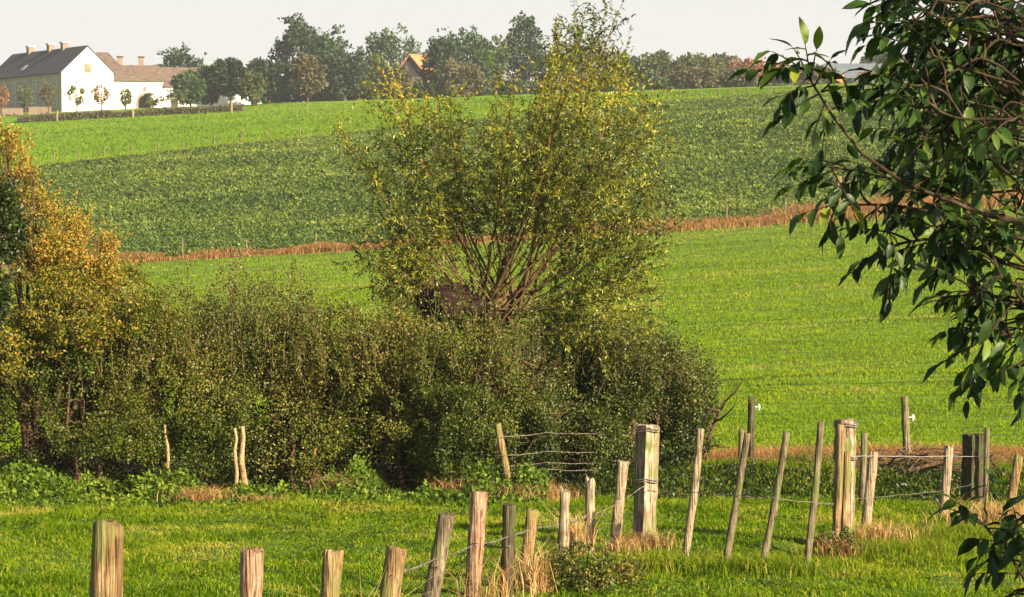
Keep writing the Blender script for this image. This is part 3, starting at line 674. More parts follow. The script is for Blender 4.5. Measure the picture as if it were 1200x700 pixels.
def wire(pts, label, name='barbed_wire', mat='wire', r=.0032, sag=.02, barbs=True, group='strands of the old wire fence'):
    L = []; pts = [np.asarray(p, float) for p in pts]; line = [pts[0]]
    for a, b_ in zip(pts[:-1], pts[1:]):
        line += list(curve(a, b_, (0, 0, -2*sag), 9, .0025)[1:])
    line = np.array(line); L.append((line, np.full(len(line), r)))
    if barbs:
        d = np.linalg.norm(np.diff(line, axis=0), axis=1); s = np.concatenate([[0], np.cumsum(d)])
        for x in np.arange(.05, s[-1], .13):
            c = np.array([np.interp(x, s, line[:, i]) for i in range(3)]); q = rdir(1)[0]*.016
            L.append(([c-q, c+q], [.0022, .0022])); q = rdir(1)[0]*.016; L.append(([c-q, c+q], [.0022, .0022]))
    o_ = line.mean(0)
    v, f = tubes(L, 5); o = link_mesh(name, v-o_, f, M[mat]); o.location = tuple(o_)
    return tag(o, label, 'wire', group)
def on(key, h, dx=0):
    base, top, r, t = POSTS[key]; return base+(top-base)*h+np.array([dx, -r-.006, 0])
def ony(key, py):
    base, top, r, t = POSTS[key]; k = (proj(base)[1]-py)/(proj(base)[1]-proj(top)[1]); return base+(top-base)*k+np.array([0, -r-.006, 0])
wire([ony('d', 672), ony('e', 652), ony('f', 637), ony('g', 628), ony('h', 619), ony('i', 612), ony('j', 603), ony('k', 589), ony('l', 565)], 'barbed wire strung along the front row of posts up to the corner post', sag=.008)
for kk in ('e', 'f', 'g', 'h', 'k'): staple(kk, .6)
wire([ony('l', 574), ony('m', 576), ony('n', 580), ony('o', 583), ony('p', 588), ony('q', 590)], 'barbed wire linking the corner post with the leaning stakes', sag=.008)
wire([ony('q', 533), ony('s', 534), ony('t', 534), ony('u', 534), ony('w', 537)], 'white electric fence rope running right from the gate post', 'fence_rope', 'tape', .0028, barbs=False, sag=.004)
wire([ony('q', 585), ony('t', 574), ony('u', 566)], 'thin lower wire between the gate post and the black post', barbs=False, sag=.004, r=.0025)
for py, lb in ((510, 'top wire at the leaning hedge stake'), (532, 'second wire at the leaning hedge stake'), (545, 'third wire at the leaning hedge stake'), (553, 'bottom wire at the leaning hedge stake')):
    wire([at(556, py+1, 34.5), at(590, py+2, 34.12), at(640, py-3, 34.9), at(700, py-2, 35.6)], lb, sag=.01)
# far fences
def small_posts(lst, Yf, h, w, label, group, mat='wood_grey', labels=None):
    for q, px in enumerate(lst):
        Y = Yf(px) if callable(Yf) else Yf; b_ = gpt(px, Y); t = thing('field_fence_post', labels[q] if labels else label, 'fence post', b_, 0, group)
        hh = h*rng.uniform(.85, 1.12); V, Fc = post_mesh(b_, b_+np.array([rng.normal(0, .05), 0, hh]), w/2, sides=8, rings=4, chip=.01)
        link_mesh('post', V-b_, Fc, M[mat], t)
ordn = ['first', 'second', 'third', 'fourth', 'fifth', 'sixth', 'seventh', 'eighth', 'ninth', 'tenth', 'eleventh', 'twelfth', 'thirteenth']
l1 = [64, 93, 123, 155, 186, 215, 252, 283, 318, 352]
small_posts(l1, lambda p: float(Yb(p))+.6, 1.1, .13, '', 'posts between root crop and pasture on the left', labels=[f'{ordn[i]} small post from the left along the root crop edge' for i in range(len(l1))])
l2 = [783, 797, 821, 842, 859, 876, 903, 927]
small_posts(l2, lambda p: float(Yb(p))+9, 1.1, .13, '', 'posts in the pasture right of the willow', labels=[f'{ordn[i]} small post right of the willow on the hilltop pasture' for i in range(len(l2))])
l3 = [1003, 1021, 1038]
small_posts(l3, 400, 1.6, .2, '', 'posts in front of the barn', labels=['small pale post left of the red bush by the barn', 'small pale post below the red bush by the barn', 'small pale post right of the red bush by the barn'])
l4 = [(214, 1.0), (290, .9), (369, 1.0), (851, 1.1), (919, 1.2)]
for (px, h), lb in zip(l4, ['grey post on the rusty strip above the left hedge', 'dark post on the rusty strip nearer the willow', 'pale post on the rusty strip at the left side of the willow', 'white topped post on the rusty strip right of the willow', 'thin post on the rusty strip left of the walnut leaves']):
    small_posts([px], 150.5, h, .11, '', 'posts along the rusty strip', 'wood_grey', [lb])
small_posts([984], 150.0, 2.0, .32, '', 'posts along the rusty strip', 'wood_tan', ['thick brown post on the rusty strip behind the walnut leaves'])
small_posts([68, 157, 272], 383, 1.5, .3, '', 'white posts before the low farm hedge', 'wood_pale', ['leftmost white post before the low farm hedge', 'white post before the low hedge below the archway', 'white post at the right end of the low farm hedge'])

# ------------------------------------------------------------------ hedge shrubs
def hedge_bush(label, px, Y, wpx, top, mat, n=42000, name='hawthorn_bush', depth=1.0, shoots=60, shoot_h=.7, leaf=.035, tbias=.42, gap=.06, base_up=0., stems=5, group='shrubs of the overgrown hedge', tops=None, barkm='bark', stemtop=.8):
    b = gpt(px, Y); s = F/Y; H = at(px, top, Y)[2]-b[2]; w = wpx/s
    t = thing(name, label, 'shrub', b, 0, group)
    sd = int(px*3+Y)
    c = np.array([0, 0, base_up*H+H*(1-base_up)*.48]); r = np.array([w*1.08, depth, H*(1-base_up)*.60])
    P, O = blob(c+b, r, n, freq=1.9, amp=.3, inner=.55, clump=(2.4, gap), seed=sd); P = P-b
    # squarer profile
    P[:, 0] *= 1+.22*np.abs((P[:, 2]-c[2])/r[2])**2
    P = P[P[:, 2] > .02]; n = len(P); O = O[:n]
    D = norm(rdir(n)+O*.5+np.array([0, 0, .3])); N = norm(rdir(n)+O*.6)
    z0 = P[:, 2]/H
    tn = tbias+.22*vnoise((P+b)*1.3, 77)+.10*z0+.16*(vnoise((P+b)*.8, 79) > .35)+rng.normal(0, .16, n)
    parts = [leaves(P, D, N, leaf*rng.uniform(.6, 1.3, n), leaf*.72, tpl_rhomb(.3), np.clip(tn, 0, 1))]
    # upright shoots
    L = []; SP = []; SD = []
    for i in range(shoots):
        x = rng.uniform(-w, w)*1.02; y = rng.uniform(-depth, depth*.6); z0_ = H*rng.uniform(.62, .9)
        e = H*(1-.2*(x/w)**2)+rng.uniform(-.15, shoot_h)*1.0
        if e < z0_+.12: continue
        q = curve((x, y, z0_), (x+rng.normal(0, .16), y+rng.normal(0, .12), e), (rng.normal(0, .05), 0, 0), 7); L.append((q, np.linspace(.0045, .0015, 7)))
        m = int(80*(e-z0_)); u = rng.uniform(.05, 1, m); pts = np.stack([np.interp(u, np.linspace(0, 1, 7), q[:, k]) for k in range(3)], 1)
        SP.append(pts+rng.normal(0, .03, (m, 3))); SD.append(norm(rdir(m)+np.array([0, 0, .7])))
    for i in range(int(shoots*1.6)):
        a = rng.uniform(0, math.pi*2); el = rng.uniform(-.2, 1.1); d = np.array([math.cos(a)*math.cos(el), math.sin(a)*math.cos(el), math.sin(el)])
        p0 = c+d*r*.8; p1 = p0+norm(d+rdir(1)[0]*.6+[0, 0, .5])*rng.uniform(.2, .55); q = curve(p0, p1, rng.normal(0, .04, 3), 7); L.append((q, np.linspace(.0032, .0012, 7)))
        m = int(70*np.linalg.norm(p1-p0)); u = rng.uniform(.05, 1, m); SP.append(np.stack([np.interp(u, np.linspace(0, 1, 7), q[:, k]) for k in range(3)], 1)+rng.normal(0, .02, (m, 3))); SD.append(norm(rdir(m)+d*.5))
    if L:
        P = np.concatenate(SP); D = np.concatenate(SD); n = len(P)
        parts.append(leaves(P, D, rdir(n), leaf*rng.uniform(.7, 1.3, n), leaf*.65, tpl_rhomb(.3), np.clip(tbias+.1+.12*vnoise((P+b)*1.1, 78)+rng.normal(0, .17, n), 0, 1)))
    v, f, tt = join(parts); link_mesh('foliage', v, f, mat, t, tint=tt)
    if L: v, f = tubes(L, 4); link_mesh('shoots', v, f, M['shoot'], t)
    T = []
    for i in range(stems):
        x = rng.uniform(-w*.7, w*.7); y = rng.uniform(-.5, .2)*depth; r0 = rng.uniform(.03, .055); e = H*stemtop*rng.uniform(.8, 1.1)
        q = curve((x, y, -.15), (x+rng.normal(0, .25), y, e), (rng.normal(0, .12), 0, 0), 8, .025); T.append((q, np.linspace(r0, r0*.4, 8)))
        for j in range(9):
            k = rng.integers(2, 8); p0 = q[k]; T.append((curve(p0, p0+rdir(1)[0]*np.array([.6, .4, .35])+np.array([0, 0, .25]), rng.normal(0, .06, 3), 5, .02), np.linspace(r0*.35, .005, 5)))
    v, f = tubes(T, 6); link_mesh('stems', v, f, M[barkm], t, smooth=True)
    return t
HB = hedge_bush
Hm, Hd, Yl = M['hedge'], M['hedge_dark'], M['yellow_bush']
HB('olive hawthorn at the left picture edge under the yellow tree', 5, 36.0, 85, 405, Hm, shoots=70)
HB('brownish hawthorn between the edge hawthorn and the crooked thin tan trunk', 110, 35.7, 80, 388, Hm, shoots=80, tbias=.44)
HB('hawthorn between the brownish one and the one topped with tall whips', 205, 35.9, 80, 374, Hm, shoots=80, tbias=.45)
HB('darker hawthorn with tall whip-like shoots on top', 300, 36.1, 82, 362, Hd, shoots=110, shoot_h=.7, tbias=.44)
HB('hawthorn covered in upright reddish shoots left of the willow head', 390, 35.9, 80, 382, Hm, shoots=100, shoot_h=.6, tbias=.44)
HB('dense green hawthorn just below left of the willow head', 470, 35.7, 76, 395, Hm, shoots=80, tbias=.40)
HB('hawthorn at the right end of the long hedge beneath the willow head', 548, 35.4, 60, 392, Hm, n=34000, shoots=70, tbias=.40)
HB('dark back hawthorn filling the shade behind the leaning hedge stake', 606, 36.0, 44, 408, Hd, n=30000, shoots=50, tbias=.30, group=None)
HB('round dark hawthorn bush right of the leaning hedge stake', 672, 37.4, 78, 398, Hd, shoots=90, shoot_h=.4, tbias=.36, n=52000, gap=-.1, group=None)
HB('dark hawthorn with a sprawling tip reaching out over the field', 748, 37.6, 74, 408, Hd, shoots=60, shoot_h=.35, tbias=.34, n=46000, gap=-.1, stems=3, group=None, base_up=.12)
HB('low dark shrub tuft under the sprawling hawthorn tip', 800, 37.8, 34, 458, Hd, shoots=24, shoot_h=.15, n=9000, depth=.6, group=None)
# pale trunks at the hedge foot
def snag(label, px0, py0, px1, py1, Y, r, mat='bark_pale', forks=2):
    b_ = gpt(px0, Y); e = at(px1, py1, Y); q = curve(b_-[0, 0, .1], e, (rng.normal(0, .03), 0, 0), 8, .010)
    T = [(q, np.linspace(r, r*.55, 8))]
    t = thing('hedge_trunk', label, 'trunk', b_, 0, 'pale trunks showing at the hedge foot')
    if not forks: t['group'] = 'pale trunks showing at the hedge foot'
    o = link_mesh('trunk', *[(tubes(T, 10)[0]-b_), tubes(T, 10)[1]], M[mat], t, smooth=True)
    if not forks: return
    T = []
    for i in range(forks):
        p0 = q[rng.integers(3, 8)]; T.append((curve(p0, p0+np.array([rng.normal(0, .17), rng.uniform(-.10, .15), rng.uniform(.05, .3)]), rng.normal(0, .06, 3), 6, .02), np.linspace(r*.35, .006, 6)))
    v, f = tubes(T, 6); link_mesh('branch', v-b_, f, M[mat], t, smooth=True)
snag('pale twin trunk standing at the hedge foot, thicker of the pair', 285, 560, 284, 500, 34.9, .045, forks=0)
snag('pale twin trunk standing at the hedge foot, thinner of the pair', 275, 560, 275, 502, 34.9, .032, forks=0)
snag('crooked thin tan trunk standing apart left of the twin trunks', 196, 560, 193, 498, 35.1, .028, forks=0)
#snag('reddish stub trunk left of the crooked tan trunk', 181, 560, 179, 512, 35.0, .03, forks=0)
#snag('thin bent trunk low in the left part of the hedge', 52, 560, 50, 498, 35.1, .025, forks=0)
#snag('short brown trunk in a dark hollow of the hedge', 112, 560, 114, 520, 34.95, .032, forks=0)

# ------------------------------------------------------------------ yellow tree at the left
def leafy_tree(name, label, cat, px, Y, blobs, mat, leaf, tbias, trunk_r, tpl, group=None, lw=.55, spread=.17, bark='bark', twig=260):
    b = gpt(px, Y); t = thing(name, label, cat, b, 0, group); s = F/Y; parts = []; T = []; ctr = []
    for (bx, by, rw, rh, n, dY, tb, gap) in blobs:
        c = at(bx, by, Y+dY)-b; r = np.array([rw/s, max(.35, rw/s*.8), rh/s])
        P, O = blob(c+b, r, n, freq=2.0, amp=.35, inner=.35, clump=(3.2, gap), seed=int(bx+by)); P = P-b
        D = norm(rdir(n)+O*.7); N = norm(rdir(n)+O*.5+[0, 0, .3])
        parts.append(leaves(P, D, N, leaf*rng.uniform(.6, 1.3, n), leaf*lw, tpl, np.clip(tb+.15*vnoise((P+b)*1.6, 5)+rng.normal(0, spread, n), 0, 1)))
        ctr.append((c, r)); e = c
        for j in range(int(6+n/110)):
            d = rdir(1)[0]; p0 = c+d*r*.6; p1 = c+d*r*rng.uniform(1.05, 1.5)+[0, 0, .08]; q = curve(p0, p1, rng.normal(0, .04, 3), 6); T.append((q, np.linspace(.006, .0015, 6)))
            m = int(np.linalg.norm(p1-p0)*75)+3; u = rng.uniform(.1, 1.03, m); pp = np.stack([np.interp(u, np.linspace(0, 1, 6), q[:, k]) for k in range(3)], 1)+rng.normal(0, .02, (m, 3))
            parts.append(leaves(pp, norm(rdir(m)+d), rdir(m), leaf*rng.uniform(.6, 1.2, m), leaf*lw, tpl, np.clip(rng.normal(tb+.04, spread, m), 0, 1)))
        T.append((curve((0, 0, .3), c+[0, 0, r[2]*.5], (0, 0, .2), 8, .03), np.linspace(trunk_r*.6, .006, 8)))
        q0 = T[-1][0]
        for j in range(10):
            p0 = q0[rng.integers(3, 8)]; d = rdir(1)[0]*r*.95; T.append((curve(p0, c+d, rng.normal(0, .05, 3), 6, .012), np.linspace(.009, .002, 6)))
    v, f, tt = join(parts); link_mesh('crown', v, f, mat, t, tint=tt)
    T.append((curve((0, 0, -.2), (0, 0, .8), (.03, 0, 0), 5), np.linspace(trunk_r*1.1, trunk_r*.7, 5)))
    v, f = tubes(T, 6); link_mesh('trunk', v, f, M[bark], t, smooth=True); return t
leafy_tree('yellowing_shrub_tree', 'golden yellow autumn shrub tree rising from the hedge at left', 'tree', 40, 35.6,
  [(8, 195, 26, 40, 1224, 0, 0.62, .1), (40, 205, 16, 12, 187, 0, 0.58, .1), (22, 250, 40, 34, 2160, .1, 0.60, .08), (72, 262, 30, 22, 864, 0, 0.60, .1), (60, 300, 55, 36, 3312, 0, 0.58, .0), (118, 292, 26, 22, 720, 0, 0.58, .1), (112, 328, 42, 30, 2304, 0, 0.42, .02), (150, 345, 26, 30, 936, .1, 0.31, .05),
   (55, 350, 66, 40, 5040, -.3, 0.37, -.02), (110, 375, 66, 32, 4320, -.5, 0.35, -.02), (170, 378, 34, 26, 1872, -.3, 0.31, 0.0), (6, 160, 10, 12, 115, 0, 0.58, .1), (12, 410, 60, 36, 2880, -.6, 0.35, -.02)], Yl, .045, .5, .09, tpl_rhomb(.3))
leafy_tree('dark_edge_tree', 'dark glossy green tree cut by the left picture edge', 'tree', -25, 34.6,
  [(-4, 272, 34, 34, 2400, 0, .2, .0), (0, 230, 20, 14, 500, 0, .25, .05), (-55, 240, 36, 80, 5000, 0, .3, -.1), (-12, 345, 26, 44, 1800, 0, .2, .0)], M['hedge_dark'], .06, .3, .10, tpl_rhomb(.3))

# ------------------------------------------------------------------ pollard willow
Yw = 36.4; wb_ = gpt(572, Yw); SW = F/Yw
wt = thing('pollard_willow', 'pollard willow with knobby dark head and a fan of long yellowing shoots', 'tree', wb_)
hd = at(572, 366, Yw)-wb_
q = curve((0, 0, -.3), hd+[0, 0, -.12], (.03, 0, 0), 12, .01); kr = np.linspace(.22, .17, 12); kr[-3:] = [.18, .2, .14]
v, f = tubes([(q, kr)], 18); v = v+np.stack([vnoise(v*5, 1), vnoise(v*5, 2), v[:, 2]*0], 1)*.05
link_mesh('trunk', v, f, M['bark_brown'], wt, smooth=True)
# knobby head: lumps with stubs
knV = []; knF = []; o_ = 0
import bmesh
def lump(c, r, k, sub=3):
    bm = bmesh.new(); bmesh.ops.create_icosphere(bm, subdivisions=sub, radius=1); V = np.array([vv.co[:] for vv in bm.verts]); Fc = np.array([[x.index for x in ff.verts] for ff in bm.faces]); bm.free()
    d = 1+.35*vnoise(V*1.7+k, 1)+.25*vnoise(V*4+k, 2); return V*d[:, None]*np.asarray(r)+np.asarray(c), Fc
for i, (dx, dz, dy, r) in enumerate([(-.66, .05, -.25, .21), (-.46, .10, -.35, .26), (-.74, .14, -.2, .15), (-.26, .05, -.3, .23), (-.36, .22, -.25, .14), (-.58, .22, -.25, .13), (-.05, -.06, -.05, .2), (.10, -.08, .05, .14), (-.48, -.1, -.1, .16), (-.26, -.14, -.2, .14), (.0, -.18, -.15, .14)]):
    V, Fc = lump(hd+[dx, dy, dz], (r, r, r*.85), i*3.3); knV.append(V); knF.append(Fc+o_); o_ += len(V)
stub = []
for i in range(150):
    p0 = hd+np.array([rng.uniform(-.85, .15), rng.uniform(-.5, .0), rng.uniform(-.15, .3)]); stub.append((curve(p0, p0+rdir(1)[0]*.14+[0, -.05, .04], rng.normal(0, .03, 3), 4), [.012, .011, .009, .005]))
v2, f2 = tubes(stub, 5); tri = np.concatenate([f2[:, [0, 1, 2]], f2[:, [0, 2, 3]]])
M['knob'] = noisemat('knob', [((9, 9, 9), 5, [(.3, (.012, .007, .005)), (.55, (.03, .017, .012)), (.72, (.09, .045, .03))], 1)], .95, 1., 16)
link_mesh('pollard_head', np.concatenate(knV+[v2]), np.concatenate(knF+[tri+o_]), M['knob'], wt)
# shoots
edge = np.array([(455, 395), (420, 330), (385, 250), (375, 200), (362, 140), (405, 110), (440, 45), (478, 110), (515, 78), (560, 85), (600, 50), (640, 40), (665, 0), (705, -18), (742, 10), (755, 75), (805, 90), (812, 170), (816, 250), (812, 320), (800, 372), (765, 398), (700, 402)], float)
SL = []; TW = []; LP = []; LD = []; LT = []
def bark_pts(q, m, lo, hi):
    u = rng.uniform(lo, hi, m); g = np.linspace(0, 1, len(q)); return np.stack([np.interp(u, g, q[:, k]) for k in range(3)], 1), u
ns = 103
for i in range(ns):
    th = ((i*37 % 94)+rng.uniform(0, 1))/94*R(188)-R(12)
    st0 = np.array([574, 368.]); ea = np.arctan2(st0[1]-edge[:, 1], edge[:, 0]-st0[0]); ea = np.where(ea < -1.5, ea+2*math.pi, ea); er = np.hypot(edge[:, 0]-st0[0], edge[:, 1]-st0[1]); od = np.argsort(ea)
    if i >= 94: th = rng.uniform(R(50), R(80))
    rad = np.interp(th, ea[od], er[od]); e = st0+rad*np.array([math.cos(th), -math.sin(th)])
    k = rng.uniform(.16, 1.0)**.42 if i < 94 else rng.uniform(.84, 1.0); st = np.array([rng.uniform(548, 608), rng.uniform(356, 384)]); e = st+(e-st)*k
    dY = rng.normal(0, .9)*k+(.35 if e[0] < 540 and e[1] > 280 else 0)
    p0 = at(st[0], st[1], Yw+rng.uniform(-.1, .2))-wb_; p1 = at(e[0], e[1], Yw+dY)-wb_; ln = np.linalg.norm(p1-p0)
    side = np.sign(e[0]-st[0]); flat = abs(e[0]-st[0])/SW/ln
    q = curve(p0, p1, (side*.10*ln*.5, 0, -.10*ln*flat), 12, .012)
    r0 = rng.uniform(.009, .022)*(ln/2.8)**.5
    SL.append((q, np.linspace(r0, .003, 12)))
    for j in range(int(ln*11.5)):
        a = rng.uniform(.28, .97)**.75; k_ = a*11; p = np.array([np.interp(k_, range(12), q[:, m]) for m in range(3)])
        tl = rng.uniform(.25, .75)*(1.2-a*.6); ax_ = norm(q[-1]-q[0]); d = norm(ax_*rng.uniform(.1, .8)+rdir(1)[0]*1.1+[0, 0, .05])
        e2 = p+d*tl; tq = curve(p, e2, (0, 0, -.03*tl), 5); TW.append((tq, np.linspace(.003, .001, 5)))
        sx, sy = proj(p+wb_)
        m = int(tl*rng.uniform(40, 62)); pp, uu = bark_pts(tq, m, .1, 1.02); LP.append(pp); LD.append(norm(d*.7+rdir(m)*.9+[0, 0, -.15]))
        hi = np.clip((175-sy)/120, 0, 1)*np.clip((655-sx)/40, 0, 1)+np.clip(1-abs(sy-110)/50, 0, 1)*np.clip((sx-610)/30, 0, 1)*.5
        dark = np.clip((100-sy)/50, 0, 1)*np.clip((sx-625)/20, 0, 1)  # top back shoots: their different lighting is put into a darker leaf tint
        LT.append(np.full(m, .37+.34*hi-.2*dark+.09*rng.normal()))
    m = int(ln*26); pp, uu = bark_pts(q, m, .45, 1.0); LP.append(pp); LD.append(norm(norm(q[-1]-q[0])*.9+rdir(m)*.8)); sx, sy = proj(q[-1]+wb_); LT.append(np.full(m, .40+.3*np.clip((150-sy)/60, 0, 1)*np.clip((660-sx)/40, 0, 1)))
P = np.concatenate(LP); D = np.concatenate(LD); T_ = np.concatenate(LT)
rel = (P-hd-np.array([-.42, -.3, .08]))/np.array([.62, 1.6, .42]); kp = (np.linalg.norm(rel, axis=1) > 1) | (rng.uniform(size=len(P)) < .06); P, D, T_ = P[kp], D[kp], T_[kp]
rel = (P-hd-np.array([.15, -.2, .45]))/np.array([.9, 1.2, .6]); kp = (np.linalg.norm(rel, axis=1) > 1) | (rng.uniform(size=len(P)) < .45); P, D, T_ = P[kp], D[kp], T_[kp]
n = len(P); print('willow leaves', n)
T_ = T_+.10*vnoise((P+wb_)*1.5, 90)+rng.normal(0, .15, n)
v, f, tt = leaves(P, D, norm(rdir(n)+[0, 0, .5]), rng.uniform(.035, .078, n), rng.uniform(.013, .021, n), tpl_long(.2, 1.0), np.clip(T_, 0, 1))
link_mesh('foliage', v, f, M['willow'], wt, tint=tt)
v, f = tubes(SL, 6); link_mesh('shoots', v, f, M['shoot'], wt, smooth=True)
v, f = tubes(TW, 3); link_mesh('twigs', v, f, M['shoot'], wt)

# ------------------------------------------------------------------ foot of the hedge
n = 34000; px = rng.uniform(-60, 640, n); Y = 33.2+1.9*rng.uniform(0, 1, n)**.8; x = (px-600)/F*Y; g_ = gz(x, Y)
hn = .20+.22*vnoise(np.stack([x/.45, x*0, x*0], 1), 6)+.16*vnoise(np.stack([x/.17, Y/.3, x*0], 1), 8); pres = vnoise(np.stack([x/.8, Y/.8, x*0], 1), 9) > -.45
z = g_+np.clip(hn, .03, 1)*rng.uniform(.05, 1, n)*np.clip((Y-33.2)/1.1, .1, 1); P = np.stack([x, Y, z], 1)[pres]; n = len(P)
v, f, tt = leaves(P, norm(rdir(n)+[0, -.4, .1]), norm(rdir(n)*.7+[0, -.3, .8]), rng.uniform(.045, .085, n), .038, tpl_rhomb(.25), np.clip(.5+.3*vnoise(P*2, 4)+rng.normal(0, .22, n), 0, 1))
tag(link_mesh('nettle_patch', v, f, M['nettle'], tint=tt), 'bright green nettles and weeds along the foot of the hedge', 'weeds', kind='stuff')
def tuft(label, px, Y, rx, ry, n, h, mat='dry', tb=.65, name='dry_grass_tuft', w=.007, cat='grass tuft', lean=.8, group='dry grass tufts round the posts and hedge', sp=.3):
    b = gpt(px, Y); a = rng.normal(0, 1, (n, 2))*[rx/2, ry/2]; x = b[0]+a[:, 0]; y = b[1]+a[:, 1]
    P = np.stack([x, y, gz(x, y)], 1)-b; bl = blades(P, h*rng.uniform(.35, 1.1, n), w, lean, np.clip(rng.normal(tb, sp, n), 0, 1))
    o = link_mesh(name, bl[0], bl[1], M[mat], tint=bl[2]); o.location = tuple(b); return tag(o, label, cat, group)
tuft('rusty dry tuft at the hedge foot left of the pale twin trunk', 232, 33.9, .34, .3, 900, .28, tb=.5)
tuft('flat rusty tuft at the hedge foot just right of the twin trunk', 305, 33.7, .3, .25, 500, .15, tb=.5)
tuft('tan dry tuft low in the hedge foot below the willow left side', 400, 34.1, .3, .25, 800, .38, tb=.55)
tuft('golden dry grass around the foot of the leaning hedge stake', 608, 34.0, .4, .4, 1200, .3, tb=.6, sp=.28)
tuft('straw coloured dry grass left of the leaning hedge stake', 545, 34.2, .35, .3, 700, .36, tb=.5, sp=.28)
tuft('straw grass in the shade right of the leaning hedge stake', 655, 35.2, .45, .3, 800, .36, tb=.4, sp=.3)
tuft('straw tuft between the two slim pale posts', 677, 26.9, .14, .14, 220, .55, tb=.8)
tuft('pale tuft at the foot of the leaning pale split post', 735, 27.2, .2, .2, 240, .22, tb=.75)
tuft('dry grass skirt around the big square corner post', 762, 27.4, .24, .2, 420, .24, tb=.7)
tuft('orange dry tuft beside the bundled gate post', 1033, 28.0, .36, .3, 650, .28, tb=.6)
tuft('thin dry grass under the bundled gate post', 985, 26.8, .2, .2, 260, .3, tb=.5)
tuft('large straw tuft near the right picture edge', 1185, 30.5, .6, .6, 1300, .4, tb=.68)
tuft('dry stalks beside the orange-tan post', 628, 24.0, .18, .16, 240, .55, tb=.78)
tuft('tall straw stalks left of the split-headed post', 432, 18.8, .2, .2, 160, .9, tb=.8, w=.006)
tuft('sparse straw stalks among the bottom centre posts', 580, 22.5, .3, .2, 140, .6, tb=.75, w=.006)
tuft('rusty mound of dead grass on the bank by the gate post', 1030, 39.8, .7, .5, 2600, .34, tb=.42)
tuft('rusty mound of dead grass on the bank by the tall mossy post', 1090, 39.6, .55, .5, 2200, .3, tb=.45)
tuft('tall green grass clump below the corner post', 790, 25.6, .5, .4, 1600, .22, 'grass', .5, 'green_grass_tuft', group='green grass clumps in the meadow')
tuft('tall green grass clump below the leaning stakes', 900, 25.4, .7, .4, 2200, .2, 'grass', .45, 'green_grass_tuft', group='green grass clumps in the meadow')
tuft('tall green grass clump beside the gate post', 1060, 27.0, .6, .5, 2200, .24, 'grass', .5, 'green_grass_tuft', group='green grass clumps in the meadow')
tuft('tall green grass clump at the lower right', 1130, 28.5, .8, .7, 2800, .24, 'grass', .48, 'green_grass_tuft', group='green grass clumps in the meadow')
# bramble clump in front of the posts
def clump_plant(name, label, px, Y, rx, rz, n, mat, leaf, tb, py=None):
    b = gpt(px, Y); t = thing(name, label, 'shrub', b); c = np.array([0, 0, rz*.55])
    P, O = blob(c+b, (rx, rx*.7, rz), n, freq=4, amp=.4, inner=.3, clump=(7, -.1), seed=3); P -= b; P = P[P[:, 2] > 0]; n = len(P)
    v, f, tt = leaves(P, norm(rdir(n)), norm(rdir(n)+[0, -.3, .6]), leaf*rng.uniform(.6, 1.3, n), leaf*.6, tpl_rhomb(.25), np.clip(rng.normal(tb, .2, n), 0, 1)); link_mesh('foliage', v, f, M[mat], t, tint=tt)
    T = [(curve((rng.normal(0, rx*.2), 0, -.05), (rng.normal(0, rx*.7), rng.normal(0, .1), rz*rng.uniform(.8, 1.5)), rng.normal(0, .05, 3), 7), np.linspace(.006, .002, 7)) for i in range(26)]
    v, f = tubes(T, 5); link_mesh('stems', v, f, M['shoot'], t)
clump_plant('bramble_clump', 'small dark leafy bramble clump in front of the slim pale posts', 682, 24.0, .30, .26, 2600, 'hedge', .036, .45)
clump_plant('bramble_clump', 'sparse yellowing leafy clump below the big corner post', 728, 24.6, .22, .16, 900, 'yellow_bush', .034, .35)
clump_plant('weed_clump', 'dark weedy clump at the foot of the gate post', 984, 26.9, .22, .16, 1100, 'hedge_dark', .04, .4)
# ditch plants, their leaf tint darkened to stand in for the bank's shade
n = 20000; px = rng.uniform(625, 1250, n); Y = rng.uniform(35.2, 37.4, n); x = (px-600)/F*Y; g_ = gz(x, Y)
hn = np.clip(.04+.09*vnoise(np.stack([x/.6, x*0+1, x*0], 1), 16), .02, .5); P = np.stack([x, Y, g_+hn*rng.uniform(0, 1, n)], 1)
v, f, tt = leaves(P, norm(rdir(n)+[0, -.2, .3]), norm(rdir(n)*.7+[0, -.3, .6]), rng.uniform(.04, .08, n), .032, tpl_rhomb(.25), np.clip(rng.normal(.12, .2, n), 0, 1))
tag(link_mesh('ditch_shade_weeds', v, f, M['hedge_dark'], tint=tt), 'weeds lining the ditch behind the leaning stakes, tinted dark for its shade', 'weeds', kind='stuff')
# brush pile
bp_ = gpt(1088, 37.4); bt = thing('brush_pile', 'heap of dead branches between the mossy post and the black post', 'brush', bp_)
T = []
for i in range(105):
    x = rng.uniform(-1.0, .9); a = rng.normal(.1, .55); l_ = rng.uniform(.25, .8); c = np.array([x, rng.uniform(-.3, .3), rng.uniform(.0, .26)]); d = np.array([math.cos(a), rng.normal(0, .3), math.sin(a)*.6])*l_/2
    T.append((curve(c-d, c+d, rng.normal(0, .05, 3), 6, .01), np.linspace(.015, .004, 6)*rng.uniform(.3, 1.3)))
T.append((curve((-.35, -.3, .02), (.55, -.25, .24), (0, 0, .02), 6), np.linspace(.03, .02, 6)))
v, f = tubes(T, 6); link_mesh('dead_branches', v, f, M['bark'], bt, smooth=True)
b_ = gpt(1084, 29.6); V, Fc = lump((0, 0, .03), (.13, .1, .09), 4.2); o = link_mesh('dark_stump', V, Fc, M['bark'], smooth=True); o.location = tuple(b_); tag(o, 'small dark rotten stump in the grass at lower right', 'stump')

